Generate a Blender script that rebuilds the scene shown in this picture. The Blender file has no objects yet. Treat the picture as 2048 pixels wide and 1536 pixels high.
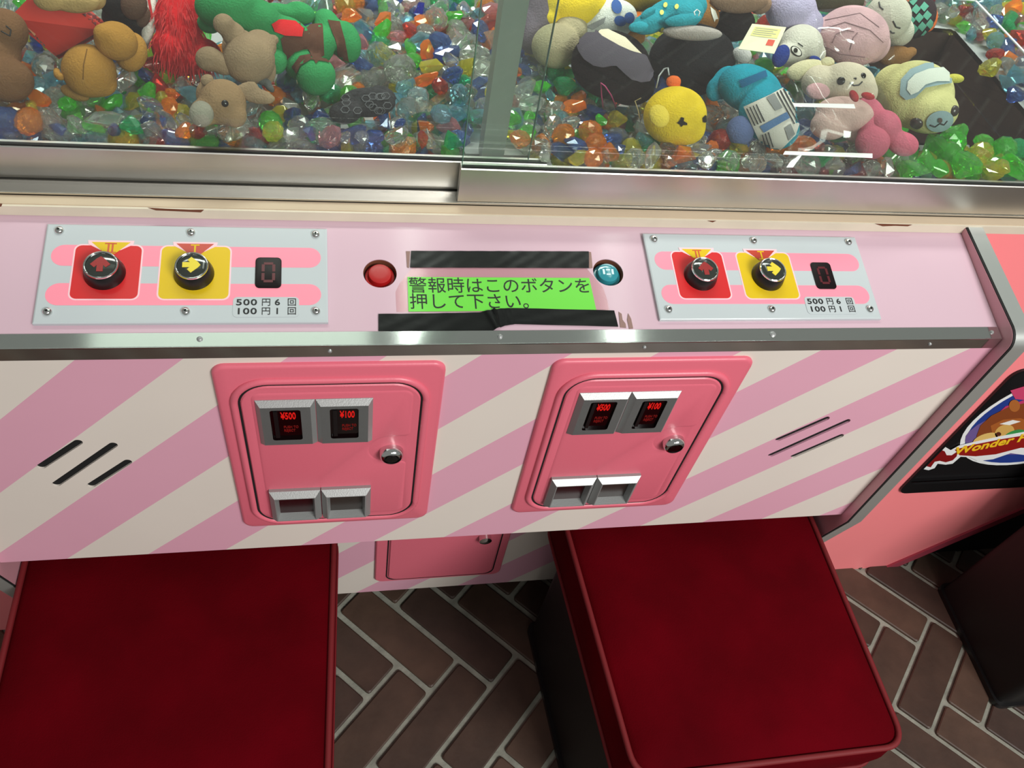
import bpy, bmesh, math, random
from mathutils import Vector, Matrix
from mathutils.bvhtree import BVHTree
from mathutils.geometry import delaunay_2d_cdt

random.seed(7)
D = bpy.data
SC = bpy.context.scene
COL = SC.collection
PI = math.pi

# ------------------------------------------------------------------ camera
FPX = 1650.0                                   # focal length in pixels of the 2048x1536 frame
CAM = Vector((-0.149, -0.5, 1.45))
RIGHT = Vector((0.97956869, -0.13936995, 0.14498689))
DOWN = Vector((-0.02002688, -0.78495082, -0.61923431))
FWD = Vector((0.20011023, 0.60367891, -0.77170439))
cam = D.objects.new('camera', D.cameras.new('camera'))
COL.objects.link(cam)
cam.data.sensor_width = 36.0
cam.data.lens = FPX / 2048.0 * 36.0
cam.data.clip_start = 0.02
m = Matrix.Identity(4)
for i in range(3):
    m[i][0] = RIGHT[i]; m[i][1] = -DOWN[i]; m[i][2] = -FWD[i]; m[i][3] = CAM[i]
cam.matrix_world = m
SC.camera = cam

# ------------------------------------------------------------------ world, lamps, exposure
SC.view_settings.view_transform = 'Standard'
SC.view_settings.look = 'None'
SC.view_settings.gamma = 1.0
SC.view_settings.exposure = 0.0
SC.view_settings.use_curve_mapping = False
w = D.worlds.new('world'); SC.world = w; w.use_nodes = True
bg = w.node_tree.nodes['Background']
bg.inputs[0].default_value = (0.80, 0.80, 0.76, 1); bg.inputs[1].default_value = 0.29

def area(name, loc, target, sx, sy, power, col, spread=180):
    l = D.lights.new(name, 'AREA'); l.shape = 'RECTANGLE'; l.size = sx; l.size_y = sy
    l.energy = power; l.color = col; l.spread = math.radians(spread)
    o = D.objects.new(name, l); COL.objects.link(o); o.location = loc
    d = Vector(target) - Vector(loc)
    o.rotation_euler = d.to_track_quat('-Z', 'Y').to_euler()
    return o
# fluorescent ceiling fittings of the arcade, in front of the machine
area('ceiling_lamp', (1.35, -2.2, 2.70), (1.0, -0.6, 0.2), 1.2, 1.2, 96, (1.0, 0.99, 0.96))
area('ceiling_lamp', (0.3, -2.7, 2.80), (0.3, -1.4, 0), 1.2, 0.6, 14, (1.0, 0.99, 0.96))
# lamps under the roof of the glass case: two thin tubes, a milky diffuser and a long rear fill added to brighten the gems
area('case_lamp', (0.01, 0.56, 1.95), (0.01, 0.56, 0), 0.05, 0.60, 0.9, (0.97, 1.0, 0.95))
area('case_lamp', (0.50, 0.52, 1.95), (0.50, 0.52, 0), 0.05, 0.60, 0.9, (0.97, 1.0, 0.95))
area('case_lamp', (-0.38, 0.32, 1.95), (-0.38, 0.32, 0), 0.58, 0.24, 0.62, (0.90, 1.0, 0.88))
area('case_lamp', (0.10, 0.75, 1.95), (0.10, 0.68, 0), 1.9, 0.12, 13, (0.98, 1.0, 0.95), 78)  # added fill, its cone narrowed to keep off the deck

# ------------------------------------------------------------------ unprojection of layout points
def ray(px, py):
    return RIGHT * (px - 1024.0) + DOWN * (py - 768.0) + FWD * FPX
def at(px, py, z):
    v = ray(px, py); return CAM + v * ((z - CAM.z) / v.z)
def onY(px, py, y):
    v = ray(px, py); return CAM + v * ((y - CAM.y) / v.y)
def px_of(p):
    d = Vector(p) - CAM; k = FPX / d.dot(FWD)
    return 1024 + d.dot(RIGHT) * k, 768 + d.dot(DOWN) * k
TH = math.radians(13.3)                        # slope of the control deck
M_DECK = Matrix.Translation((0, 0, 0.873)) @ Matrix.Rotation(TH, 4, 'X')
M_DECK_I = M_DECK.inverted()
def deck(px, py, h=0.0):
    """layout point on the deck plane, as (u, v)"""
    n = (M_DECK.to_3x3() @ Vector((0, 0, 1))); p0 = M_DECK @ Vector((0, 0, h))
    v = ray(px, py); p = CAM + v * ((p0 - CAM).dot(n) / v.dot(n))
    q = M_DECK_I @ p
    return (q.x, q.y)

# ------------------------------------------------------------------ materials
def lin(c):
    return tuple(((x / 255.0) / 12.92 if x / 255.0 <= 0.04045 else ((x / 255.0 + 0.055) / 1.055) ** 2.4) for x in c) + (1.0,)
MATS = {}
def mat(name, rgb, rough=0.5, metal=0.0, bump=0.0, bscale=300.0, var=0.0, vscale=20.0, coat=0.0, sheen=0.0, emit=None, spec=None, sheen_rgb=None):
    if name in MATS: return MATS[name]
    M = D.materials.new(name); M.use_nodes = True; nt = M.node_tree; b = nt.nodes['Principled BSDF']
    c = lin(rgb)
    b.inputs['Base Color'].default_value = c
    b.inputs['Roughness'].default_value = rough; b.inputs['Metallic'].default_value = metal
    if coat: b.inputs['Coat Weight'].default_value = coat; b.inputs['Coat Roughness'].default_value = 0.08
    if sheen:
        b.inputs['Sheen Weight'].default_value = sheen; b.inputs['Sheen Roughness'].default_value = 0.4
        b.inputs['Sheen Tint'].default_value = lin(sheen_rgb or rgb)
    if spec is not None: b.inputs['Specular IOR Level'].default_value = spec
    tc = nt.nodes.new('ShaderNodeTexCoord')
    if var:
        n = nt.nodes.new('ShaderNodeTexNoise'); n.inputs['Scale'].default_value = vscale; n.inputs['Detail'].default_value = 6
        r = nt.nodes.new('ShaderNodeMapRange'); r.inputs[1].default_value = 0.3; r.inputs[2].default_value = 0.7
        r.inputs[3].default_value = 1 - var; r.inputs[4].default_value = 1 + var * 0.6
        mx = nt.nodes.new('ShaderNodeMix'); mx.data_type = 'RGBA'; mx.blend_type = 'MULTIPLY'; mx.inputs[0].default_value = 1
        nt.links.new(tc.outputs['Object'], n.inputs['Vector']); nt.links.new(n.outputs[0], r.inputs[0])
        mx.inputs[6].default_value = c; nt.links.new(r.outputs[0], mx.inputs[7]); nt.links.new(mx.outputs[2], b.inputs['Base Color'])
    if bump:
        n = nt.nodes.new('ShaderNodeTexNoise'); n.inputs['Scale'].default_value = bscale; n.inputs['Detail'].default_value = 4
        bp = nt.nodes.new('ShaderNodeBump'); bp.inputs['Strength'].default_value = bump; bp.inputs['Distance'].default_value = 0.002
        nt.links.new(tc.outputs['Object'], n.inputs['Vector']); nt.links.new(n.outputs[0], bp.inputs['Height']); nt.links.new(bp.outputs[0], b.inputs['Normal'])
    if emit:
        b.inputs['Emission Color'].default_value = lin(emit[0]); b.inputs['Emission Strength'].default_value = emit[1]
    MATS[name] = M
    return M
def plush_mat(name, rgb, var=0.18):
    return mat('plush_' + name, rgb, 0.95, bump=0.6, bscale=520, var=var, vscale=35, sheen=0.15, spec=0.1)

def stripe_mat(name, period, offset, zref, pink, cream):
    M = D.materials.new(name); M.use_nodes = True; nt = M.node_tree; b = nt.nodes['Principled BSDF']
    tc = nt.nodes.new('ShaderNodeTexCoord'); sp = nt.nodes.new('ShaderNodeSeparateXYZ')
    nt.links.new(tc.outputs['Object'], sp.inputs[0])
    def mth(op, a, bb):
        n = nt.nodes.new('ShaderNodeMath'); n.operation = op
        for i, v in enumerate((a, bb)):
            if isinstance(v, (int, float)): n.inputs[i].default_value = v
            else: nt.links.new(v, n.inputs[i])
        return n.outputs[0]
    t = mth('SUBTRACT', sp.outputs['X'], sp.outputs['Z'])
    t = mth('ADD', t, zref - offset + 10 * period)
    t = mth('MODULO', t, period)
    e = mth('LESS_THAN', t, period * 0.497)
    n = nt.nodes.new('ShaderNodeTexNoise'); n.inputs['Scale'].default_value = 9; n.inputs['Detail'].default_value = 5
    nt.links.new(tc.outputs['Object'], n.inputs['Vector'])
    mx = nt.nodes.new('ShaderNodeMix'); mx.data_type = 'RGBA'
    mx.inputs[6].default_value = lin(cream); mx.inputs[7].default_value = lin(pink); nt.links.new(e, mx.inputs[0])
    r = nt.nodes.new('ShaderNodeMapRange'); r.inputs[3].default_value = 0.95; r.inputs[4].default_value = 1.03
    nt.links.new(n.outputs[0], r.inputs[0])
    m2 = nt.nodes.new('ShaderNodeMix'); m2.data_type = 'RGBA'; m2.blend_type = 'MULTIPLY'; m2.inputs[0].default_value = 1
    nt.links.new(mx.outputs[2], m2.inputs[6]); nt.links.new(r.outputs[0], m2.inputs[7])
    nt.links.new(m2.outputs[2], b.inputs['Base Color'])
    b.inputs['Roughness'].default_value = 0.45
    MATS[name] = M
    return M

def face_fresnel(nt, ior):
    """Fresnel of the sheet's surface, alike on its front and back face"""
    g = nt.nodes.new('ShaderNodeNewGeometry'); r = nt.nodes.new('ShaderNodeMapRange'); f = nt.nodes.new('ShaderNodeFresnel')
    r.inputs[3].default_value = ior; r.inputs[4].default_value = 1.0 / ior
    nt.links.new(g.outputs['Backfacing'], r.inputs[0]); nt.links.new(r.outputs[0], f.inputs[0])
    return f
def glass_mat(name, tint, ior=1.5, rough=0.0, haze=0.0):
    """clear sheet: see-through plus a Fresnel reflection"""
    M = D.materials.new(name); M.use_nodes = True; nt = M.node_tree; nt.nodes.clear()
    o = nt.nodes.new('ShaderNodeOutputMaterial'); t = nt.nodes.new('ShaderNodeBsdfTransparent'); t.inputs[0].default_value = tint + (1,)
    g = nt.nodes.new('ShaderNodeBsdfGlossy'); g.inputs['Roughness'].default_value = rough
    f = face_fresnel(nt, ior)
    mx = nt.nodes.new('ShaderNodeMixShader')
    nt.links.new(f.outputs[0], mx.inputs[0]); nt.links.new(t.outputs[0], mx.inputs[1]); nt.links.new(g.outputs[0], mx.inputs[2])
    last = mx.outputs[0]
    if haze:
        d = nt.nodes.new('ShaderNodeBsdfDiffuse'); d.inputs[0].default_value = (0.8, 0.8, 0.8, 1)
        m2 = nt.nodes.new('ShaderNodeMixShader'); m2.inputs[0].default_value = haze
        nt.links.new(last, m2.inputs[1]); nt.links.new(d.outputs[0], m2.inputs[2]); last = m2.outputs[0]
    nt.links.new(last, o.inputs[0]); MATS[name] = M
    return M

def gem_mat(name, rgb, density=0.35, clear=0.35):
    M = D.materials.new('gem_' + name); M.use_nodes = True; nt = M.node_tree; nt.nodes.clear()
    o = nt.nodes.new('ShaderNodeOutputMaterial'); c = lin(rgb)
    g = nt.nodes.new('ShaderNodeBsdfGlass'); g.inputs['Color'].default_value = tuple(min(1, x ** 0.42) for x in c[:3]) + (1,); g.inputs['Roughness'].default_value = 0.02; g.inputs['IOR'].default_value = 1.49
    t = nt.nodes.new('ShaderNodeBsdfTranslucent'); t.inputs[0].default_value = c
    d = nt.nodes.new('ShaderNodeBsdfDiffuse'); d.inputs[0].default_value = c
    a = nt.nodes.new('ShaderNodeAddShader'); nt.links.new(t.outputs[0], a.inputs[0]); nt.links.new(d.outputs[0], a.inputs[1])
    m1 = nt.nodes.new('ShaderNodeMixShader'); m1.inputs[0].default_value = density
    nt.links.new(g.outputs[0], m1.inputs[1]); nt.links.new(a.outputs[0], m1.inputs[2])
    gl = nt.nodes.new('ShaderNodeBsdfGlossy'); gl.inputs['Roughness'].default_value = 0.05
    f = face_fresnel(nt, 1.5)
    m2 = nt.nodes.new('ShaderNodeMixShader'); nt.links.new(f.outputs[0], m2.inputs[0])
    nt.links.new(m1.outputs[0], m2.inputs[1]); nt.links.new(gl.outputs[0], m2.inputs[2])
    nt.links.new(m2.outputs[0], o.inputs[0]); MATS['gem_' + name] = M
    return M

CHROME = mat('chrome', (225, 228, 226), 0.10, 1.0)
ALU = mat('aluminium', (212, 210, 204), 0.38, 1.0, var=0.05, vscale=15)
STEEL = mat('cast_metal', (158, 160, 159), 0.42, 0.45, bump=0.1, bscale=700)
EDGE = mat('worn_chrome_edging', (214, 218, 214), 0.3, 0.75)
BLACK = mat('black_plastic', (18, 17, 18), 0.35)
RUBBER = mat('black_rubber', (10, 9, 9), 0.7)
TAPE = mat('black_vinyl_tape', (14, 15, 15), 0.32, bump=0.08, bscale=90, spec=0.25)
DECK = mat('pink_deck_laminate', (205, 174, 187), 0.14, var=0.03, vscale=4)
SIDE = mat('pink_side_board', (206, 150, 160), 0.3)
DOOR = mat('pink_painted_steel', (222, 108, 126), 0.36, bump=0.06, bscale=250)
CORAL = mat('coral_laminate', (255, 142, 146), 0.35, var=0.03, vscale=6)
CREAM = mat('cream_wood_edging', (214, 203, 183), 0.5, var=0.05, vscale=30)
BEIGE = mat('beige_board', (196, 176, 150), 0.5, var=0.05, vscale=20)
CHIP = mat('chipped_brown_wood', (105, 58, 36), 0.8)
DARK = mat('dark_cavity', (8, 7, 8), 0.9)
WHITE = mat('white_acrylic_plate', (187, 194, 197), 0.15)
BAND = mat('pink_printed_band', (250, 146, 166), 0.2)
SQRED = mat('red_print', (206, 44, 46), 0.2)
SQYEL = mat('yellow_print', (218, 184, 28), 0.2)
PALE = mat('pale_pink_print_border', (244, 200, 208), 0.2)
INK = mat('black_ink', (22, 22, 24), 0.5)
VELVET = mat('red_velvet', (84, 0, 9), 0.9, bump=0.3, bscale=600, var=0.35, vscale=7, sheen=0.12, sheen_rgb=(170, 16, 34), spec=0.05)  # even red, darkened in place of a shadow cast over the stools
PIPE = mat('red_piping', (108, 6, 15), 0.7, sheen=0.08)
STRIPE = stripe_mat('pink_cream_stripes', 0.1786, -0.5335, 0.7, (224, 166, 186), (226, 216, 206))
STRIPE2 = stripe_mat('small_pink_cream_stripes', 0.1786, -0.062, 0.15, (224, 166, 186), (226, 216, 206))
GLASS = glass_mat('sheet_glass', (0.93, 0.97, 0.94), 1.45, 0.0, 0.022)
ACRYLIC = glass_mat('acrylic_sheet', (0.93, 0.95, 0.95), 1.45)
FILM = glass_mat('plastic_film', (0.97, 0.97, 0.97), 1.9, 0.08)
LAMIN = glass_mat('laminate_film', (0.97, 0.90, 0.90), 1.5, 0.1)
GEDGE = mat('green_glass_edge', (80, 120, 105), 0.2)
GROUT = mat('pale_grout', (144, 144, 132), 0.9, bump=0.5, bscale=150, var=0.25, vscale=40)
BRICKS = [mat('brick_tile_%d' % i, c, 0.55, bump=0.25, bscale=60, var=0.25, vscale=18) for i, c in enumerate([(74, 54, 43), (68, 49, 39), (80, 59, 47), (65, 47, 39)])]

# ------------------------------------------------------------------ mesh helpers
class B:
    def __init__(s): s.v = []; s.f = []; s.mi = []
    def add(s, vs, fs, k=0):
        n = len(s.v); s.v += [tuple(v) for v in vs]; s.f += [tuple(i + n for i in f) for f in fs]; s.mi += [k] * len(fs); return s
    def box(s, a, b, k=0):
        x0, y0, z0 = a; x1, y1, z1 = b
        return s.add([(x0, y0, z0), (x1, y0, z0), (x1, y1, z0), (x0, y1, z0), (x0, y0, z1), (x1, y0, z1), (x1, y1, z1), (x0, y1, z1)],
                     [(0, 3, 2, 1), (4, 5, 6, 7), (0, 1, 5, 4), (1, 2, 6, 5), (2, 3, 7, 6), (3, 0, 4, 7)], k)
    def rings(s, rings, k=0, cap0=True, cap1=True, closed=True):
        n = len(rings[0]); vs = [p for r in rings for p in r]; fs = []
        for i in range(len(rings) - 1):
            for j in range(n if closed else n - 1):
                a = i * n + j; b2 = i * n + (j + 1) % n
                fs.append((a, b2, b2 + n, a + n))
        if cap0: fs.append(tuple(range(n - 1, -1, -1)))
        if cap1: fs.append(tuple(range((len(rings) - 1) * n, len(rings) * n)))
        return s.add(vs, fs, k)
    def lathe(s, prof, n=32, k=0, M=None, cap0=True, cap1=True):
        M = M or Matrix.Identity(4); R = []
        for r, z in prof:
            R.append([M @ Vector((r * math.cos(2 * PI * j / n), r * math.sin(2 * PI * j / n), z)) for j in range(n)])
        return s.rings(R, k, cap0, cap1)
    def tube(s, pts, r, n=8, k=0, closed=False):
        pts = [Vector(p) for p in pts]; R = []; N = len(pts)
        up = Vector((0.13, 0.2, 0.97))
        for i, p in enumerate(pts):
            a = pts[(i - 1) % N] if (closed or i) else p; b2 = pts[(i + 1) % N] if (closed or i < N - 1) else p
            t = (b2 - a).normalized(); x = t.cross(up).normalized(); y = x.cross(t)
            rr = r[i] if isinstance(r, (list, tuple)) else r
            R.append([p + (x * math.cos(2 * PI * j / n) + y * math.sin(2 * PI * j / n)) * rr for j in range(n)])
        if closed: R.append(R[0])
        return s.rings(R, k, not closed, not closed)
    def sphere(s, c, ax, nu=20, nv=12, k=0):
        c = Vector(c); R = []
        A = ax if isinstance(ax, Matrix) else Matrix.Diagonal(ax)
        for i in range(nv + 1):
            a = -PI / 2 + PI * i / nv
            a = max(-PI / 2 + 0.02, min(PI / 2 - 0.02, a))
            R.append([c + A @ Vector((math.cos(a) * math.cos(2 * PI * j / nu), math.cos(a) * math.sin(2 * PI * j / nu), math.sin(a))) for j in range(nu)])
        return s.rings(R, k)
    def obj(s, name, mats, parent=None, smooth=False, M=None, angle=None):
        me = D.meshes.new(name); me.from_pydata(s.v, [], s.f)
        bm = bmesh.new(); bm.from_mesh(me); bmesh.ops.recalc_face_normals(bm, faces=bm.faces); bm.to_mesh(me); bm.free()
        mats = mats if isinstance(mats, (list, tuple)) else [mats]
        for x in mats: me.materials.append(x)
        if len(mats) > 1: me.polygons.foreach_set('material_index', s.mi)
        return link(name, me, parent, smooth, M, angle)
def link(name, me, parent=None, smooth=False, M=None, angle=None):
    if smooth or angle:
        me.polygons.foreach_set('use_smooth', [True] * len(me.polygons))
        if angle: me.set_sharp_from_angle(angle=math.radians(angle))
    o = D.objects.new(name, me); COL.objects.link(o)
    if parent: o.parent = parent
    if M is not None: o.matrix_basis = M
    return o
def empty(name, loc=(0, 0, 0)):
    o = D.objects.new(name, None); COL.objects.link(o); o.location = loc; o.empty_display_size = 0.05
    return o
def tag(o, label=None, cat=None, group=None, kind=None):
    if label: o['label'] = label
    if cat: o['category'] = cat
    if group: o['group'] = group
    if kind: o['kind'] = kind
    return o
def copy_tree(o, parent=None):
    c = o.copy(); COL.objects.link(c); c.parent = parent
    for ch in list(o.children): copy_tree(ch, c)
    return c
def rrect(x0, x1, y0, y1, r, n=6):
    P = []
    for cx, cy, a0 in ((x1 - r, y1 - r, 0), (x0 + r, y1 - r, 90), (x0 + r, y0 + r, 180), (x1 - r, y0 + r, 270)):
        for i in range(n + 1):
            a = math.radians(a0 + 90 * i / n); P.append((cx + r * math.cos(a), cy + r * math.sin(a)))
    return P
def circ(cx, cy, r, n=32): return [(cx + r * math.cos(2 * PI * i / n), cy + r * math.sin(2 * PI * i / n)) for i in range(n)]
def plate(b, outer, holes, d0, d1, fn, k=0):
    """flat plate with holes; fn(x, y, d) gives the 3D point"""
    loops = [outer] + list(holes); co = []; ed = []
    for lp in loops:
        n = len(co); co += [Vector(p) for p in lp]; ed += [(n + i, n + (i + 1) % len(lp)) for i in range(len(lp))]
    vs, es, fs, *_ = delaunay_2d_cdt(co, ed, [], 4 if holes else 1, 1e-7) if False else delaunay_2d_cdt(co, ed, [], 0, 1e-7)
    def inside(p, lp):
        c = False; j = len(lp) - 1
        for i in range(len(lp)):
            xi, yi = lp[i]; xj, yj = lp[j]
            if (yi > p[1]) != (yj > p[1]) and p[0] < (xj - xi) * (p[1] - yi) / (yj - yi) + xi: c = not c
            j = i
        return c
    keep = []
    for f in fs:
        c = (sum(vs[i][0] for i in f) / len(f), sum(vs[i][1] for i in f) / len(f))
        if inside(c, outer) and not any(inside(c, h) for h in holes): keep.append(tuple(f))
    n = len(vs)
    V = [fn(p[0], p[1], d1) for p in vs] + [fn(p[0], p[1], d0) for p in vs]
    F = [f for f in keep] + [tuple(i + n for i in reversed(f)) for f in keep]
    from collections import Counter
    cnt = Counter()
    for f in keep:
        for i in range(len(f)):
            e = (f[i], f[(i + 1) % len(f)]); cnt[tuple(sorted(e))] += 1
    for f in keep:
        for i in range(len(f)):
            a, c2 = f[i], f[(i + 1) % len(f)]
            if cnt[tuple(sorted((a, c2)))] == 1: F.append((a, a + n, c2 + n, c2))
    return b.add(V, F, k)
XZ = lambda y: (lambda a, b, d: (a, y + d, b))
UVW = lambda a, b, d: (a, b, d)
def prism(b, outline, d0, d1, fn=UVW, k=0): return plate(b, outline, [], d0, d1, fn, k)
def bevel_prism(b, outline_fn, prof, fn=UVW, k=0, cap0=False):
    """outline_fn(inset) -> 2D outline; prof = [(inset, height)...]"""
    return b.rings([[fn(p[0], p[1], h) for p in outline_fn(i)] for i, h in prof], k, cap0, True)
def text(name, body, size, M, material, parent=None, sx=1.0, extr=0.0002, off=0.0, align='LEFT', space=1.0):
    cu = D.curves.new(name, 'FONT'); cu.body = body; cu.size = size; cu.extrude = extr; cu.offset = off; cu.align_x = align; cu.space_character = space; cu.resolution_u = 3
    o = D.objects.new(name, cu); COL.objects.link(o)
    dg = bpy.context.evaluated_depsgraph_get(); me = D.meshes.new_from_object(o.evaluated_get(dg))
    D.objects.remove(o); me.materials.clear(); me.materials.append(material); me.name = name
    return link(name, me, parent, False, M @ Matrix.Diagonal((sx, 1, 1, 1)))

# ================================================================== FLOOR
floor = B().box((-1.6, -4.0, -0.05), (4.2, 1.4, -0.004)).obj('floor', GROUT)
tag(floor, 'brown brick floor tiles laid in herringbone with pale grout', kind='structure')
E1 = Vector((1, -1, 0)).normalized(); E2 = Vector((1, 1, 0)).normalized(); PW = 0.0752
def tile_mesh(nx, ny, r=0.004):
    L2 = PW * nx / 2 - 0.0052; W2 = PW * ny / 2 - 0.0052
    b = B()
    bevel_prism(b, lambda i: rrect(-L2 + i, L2 - i, -W2 + i, W2 - i, 0.005, 2), [(0, -0.006), (0, 0.0005), (0.002, 0.002)])
    return b
def tile_xy(i, j): return E1 * (0.095 + PW * i) + E2 * (0.040 + PW * j)
tb = tile_mesh(3, 1); TM = []
for q, mt in enumerate(BRICKS):
    o = tb.obj('brick', mt); TM.append(o.data); D.objects.remove(o)
far = B(); n_t = 0
ang = math.atan2(E1.y, E1.x)
for i in range(-60, 70):
    for j in range(-60, 70):
        dd = (i - j) % 6
        if dd == 3: c = tile_xy(i + 1.5, j + 0.5); rz = ang
        elif dd == 2: c = tile_xy(i + 0.5, j + 1.5); rz = ang + PI / 2
        else: continue
        if not (-1.5 < c.x < 4.1 and -3.9 < c.y < 1.3): continue
        px, py = px_of(c); seen = -60 < px < 2110 and 1090 < py < 1640
        if seen:
            o = D.objects.new('brick', TM[(i * 7 + j * 3 + n_t) % 4]); COL.objects.link(o); o.parent = floor
            o.location = (c.x, c.y, random.uniform(-0.0006, 0.0006)); o.rotation_euler = (random.uniform(-.004, .004), random.uniform(-.004, .004), rz); n_t += 1
        else:
            R = Matrix.Translation(c) @ Matrix.Rotation(rz, 4, 'Z')
            far.add([R @ Vector(v) for v in tb.v], tb.f, random.randrange(4))
fo = far.obj('distant_bricks', BRICKS, floor); tag(fo, kind='stuff')

# ================================================================== CRANE GAME MACHINE
mach = empty('crane_game_machine', (0, 0.3, 0))
tag(mach, 'pink and cream striped two-player crane game machine with sliding glass', 'arcade machine')
MI = Matrix.Translation((0, -0.3, 0))
def part(b, name, mats, parent=None, smooth=False, M=None, angle=None):
    """part of the machine in world coordinates (its parent Empty stands at y = 0.3)"""
    return b.obj(name, mats, parent or mach, smooth, MI if (parent is None and M is None) else (MI @ M if parent is None else M), angle)

# --- front panel with three speaker slots at each end
def capsule(a, c, r, n=8):
    a = Vector(a); c = Vector(c); d = (c - a).normalized(); t = math.atan2(d.y, d.x); P = []
    a = a + d * r; c = c - d * r
    for q in range(n + 1): P.append((c.x + r * math.cos(t - PI / 2 + PI * q / n), c.y + r * math.sin(t - PI / 2 + PI * q / n)))
    for q in range(n + 1): P.append((a.x + r * math.cos(t + PI / 2 + PI * q / n), a.y + r * math.sin(t + PI / 2 + PI * q / n)))
    return P
SL = [((-0.4505, 0.6895), (-0.4005, 0.7355)), ((-0.4455, 0.6552), (-0.3702, 0.7290)), ((-0.4130, 0.6505), (-0.3630, 0.6978))]
slots = []
for dx in (0, 0.8075):
    for a, c in SL: slots.append(capsule((a[0] + dx, a[1]), (c[0] + dx, c[1]), 0.0042))
b = B(); plate(b, [(-0.5445, 0.4930), (0.5445, 0.4930), (0.5445, 0.862), (-0.5445, 0.862)], slots, 0.0022, 0.0, XZ(0.0))
fp = part(b, 'front_panel', STRIPE)
fp['label'] = 'front panel with diagonal pink and cream stripes'
for x0 in (-0.47, 0.335):
    b = B().box((x0, 0.0026, 0.63), (x0 + 0.13, 0.06, 0.76)); part(b, 'speaker_box', DARK, fp)
# box under the deck: underside
part(B().box((-0.5445, 0.016, 0.493), (0.5445, 0.13, 0.505)), 'underside_board', SIDE)

# --- recessed lower panel and its little door
part(B().box((-0.5445, 0.120, 0.077), (0.5445, 0.135, 0.494)), 'lower_panel', STRIPE2)
b = B()
bevel_prism(b, lambda i: rrect(-0.104 + i, 0.112 - i, 0.124 + i, 0.36 - i, 0.012), [(0, 0.0), (0, 0.003), (0.002, 0.005)], lambda a, c, h: (a, 0.120 - h, c))
ld = part(b, 'cash_box_door', DOOR, angle=35)
b = B(); bevel_prism(b, lambda i: rrect(-0.082 + i, 0.095 - i, 0.135 + i, 0.35 - i, 0.014), [(0, 0.0), (0, 0.006), (0.0015, 0.0075)], lambda a, c, h: (a, 0.120 - h, c))
part(b, 'door_leaf', DOOR, ld, angle=35)
b = B(); pts = [(x, 0.1145, z) for x, z in rrect(-0.0845, 0.0975, 0.1325, 0.35, 0.015)]
b.tube(pts, 0.0011, 6, closed=True); part(b, 'door_gap', DARK, ld)
b = B(); b.lathe([(0.010, 0), (0.010, 0.01), (0.006, 0.012)], 20, 0, Matrix.Translation((0.068, 0.113, 0.273)) @ Matrix.Rotation(PI / 2, 4, 'X')); part(b, 'lock', CHROME, ld, angle=40)
part(B().box((-0.53, 0.16, 0.0), (0.53, 0.6, 0.078)), 'dark_plinth_fill', DARK)

# --- control deck (local frame: u along the machine, v up the slope, w out of the deck)
RH = (-0.1128, 0.0766); BH = (0.1150, 0.0797)
b = B(); plate(b, [(-0.5445, 0.0), (0.5445, 0.0), (0.5445, 0.1375), (-0.5445, 0.1375)], [circ(*RH, 0.0158, 40), circ(*BH, 0.0158, 40)], -0.012, 0.0, UVW)
dk = part(b, 'control_deck', DECK, M=M_DECK)
dk['label'] = 'glossy pale pink sloping control deck'
# chrome angle along the front edge
b = B(); b.box((-0.5435, -0.0012, 0.0), (0.5435, 0.0132, 0.0013)); 
z_t = M_DECK_I @ Vector((0, -0.0012, 0.8742)); z_b = M_DECK_I @ Vector((0, -0.0012, 0.8585)); z_c = M_DECK_I @ Vector((0, -0.0002, 0.8585)); z_d = M_DECK_I @ Vector((0, 0.0, 0.8742))
b.rings([[(x, z_t.y, z_t.z), (x, z_b.y, z_b.z), (x, z_c.y, z_c.z), (x, z_d.y, z_d.z)] for x in (-0.5435, 0.5435)])
ct = part(b, 'chrome_edge_angle', CHROME, M=M_DECK)
ct['label'] = 'chrome angle strip along the front edge of the deck'
for u, r in ((-0.2718, 0.0026), (-0.0035, 0.0026), (0.277, 0.0034), (0.5335, 0.0022)):
    v = 0.0068
    b = B().lathe([(r, 0.0012), (r, 0.0018), (r * 0.7, 0.0028), (r * 0.2, 0.0031)], 16, 0, Matrix.Translation((u, v, 0)))
    b.box((u - r * 0.5, v - 0.0003, 0.003), (u + r * 0.5, v + 0.0003, 0.0033)); part(b, 'screw', STEEL, ct, angle=40)
for u in (-0.1605, 0.141, 0.46):
    b = B().lathe([(0.0019, 0.0), (0.0019, 0.0008), (0.0009, 0.0015)], 12, 0, M_DECK_I @ Matrix.Translation((u, -0.0012, 0.8662)) @ Matrix.Rotation(PI / 2, 4, 'X')); part(b, 'screw', STEEL, ct)

# --- alarm and lamp buttons sunk in the deck holes
def round_button(name, c, mats, label):
    T = Matrix.Translation((c[0], c[1], 0))
    b = B().lathe([(0.0158, -0.001), (0.0154, -0.002), (0.0154, -0.012)], 36, 0, T, False, False)
    w_ = part(b, 'hole_liner', CHIP, dk, True)
    b = B().lathe([(0.0142, -0.012), (0.0138, -0.006), (0.0118, -0.0055), (0.0112, -0.0025), (0.0106, -0.0005), (0.0094, 0.0), (0.0050, 0.0003)], 36, 0, T)
    o = part(b, name, mats, dk, angle=50); o['label'] = label
    return o
round_button('alarm_button', RH, mat('red_button', (168, 20, 22), 0.4), 'round red push button sunk in a hole')
round_button('alarm_button', BH, mat('teal_button', (46, 134, 146), 0.12, coat=0.5), 'round teal push button sunk in a hole')
# pictogram strokes on the teal cap
wm = mat('pale_print', (205, 232, 235), 0.3)
b = B()
for x, y, sx, sy in ((-0.0046, 0.0006, 0.0011, 0.0030), (0.0046, 0.0006, 0.0011, 0.0030), (0.0, 0.0028, 0.0022, 0.0008), (0.0, -0.0024, 0.0022, 0.0008)):
    b.box((BH[0] + x - sx, BH[1] + y - sy, 0.0001), (BH[0] + x + sx, BH[1] + y + sy, 0.0005))
part(b, 'button_print', wm, dk)

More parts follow.
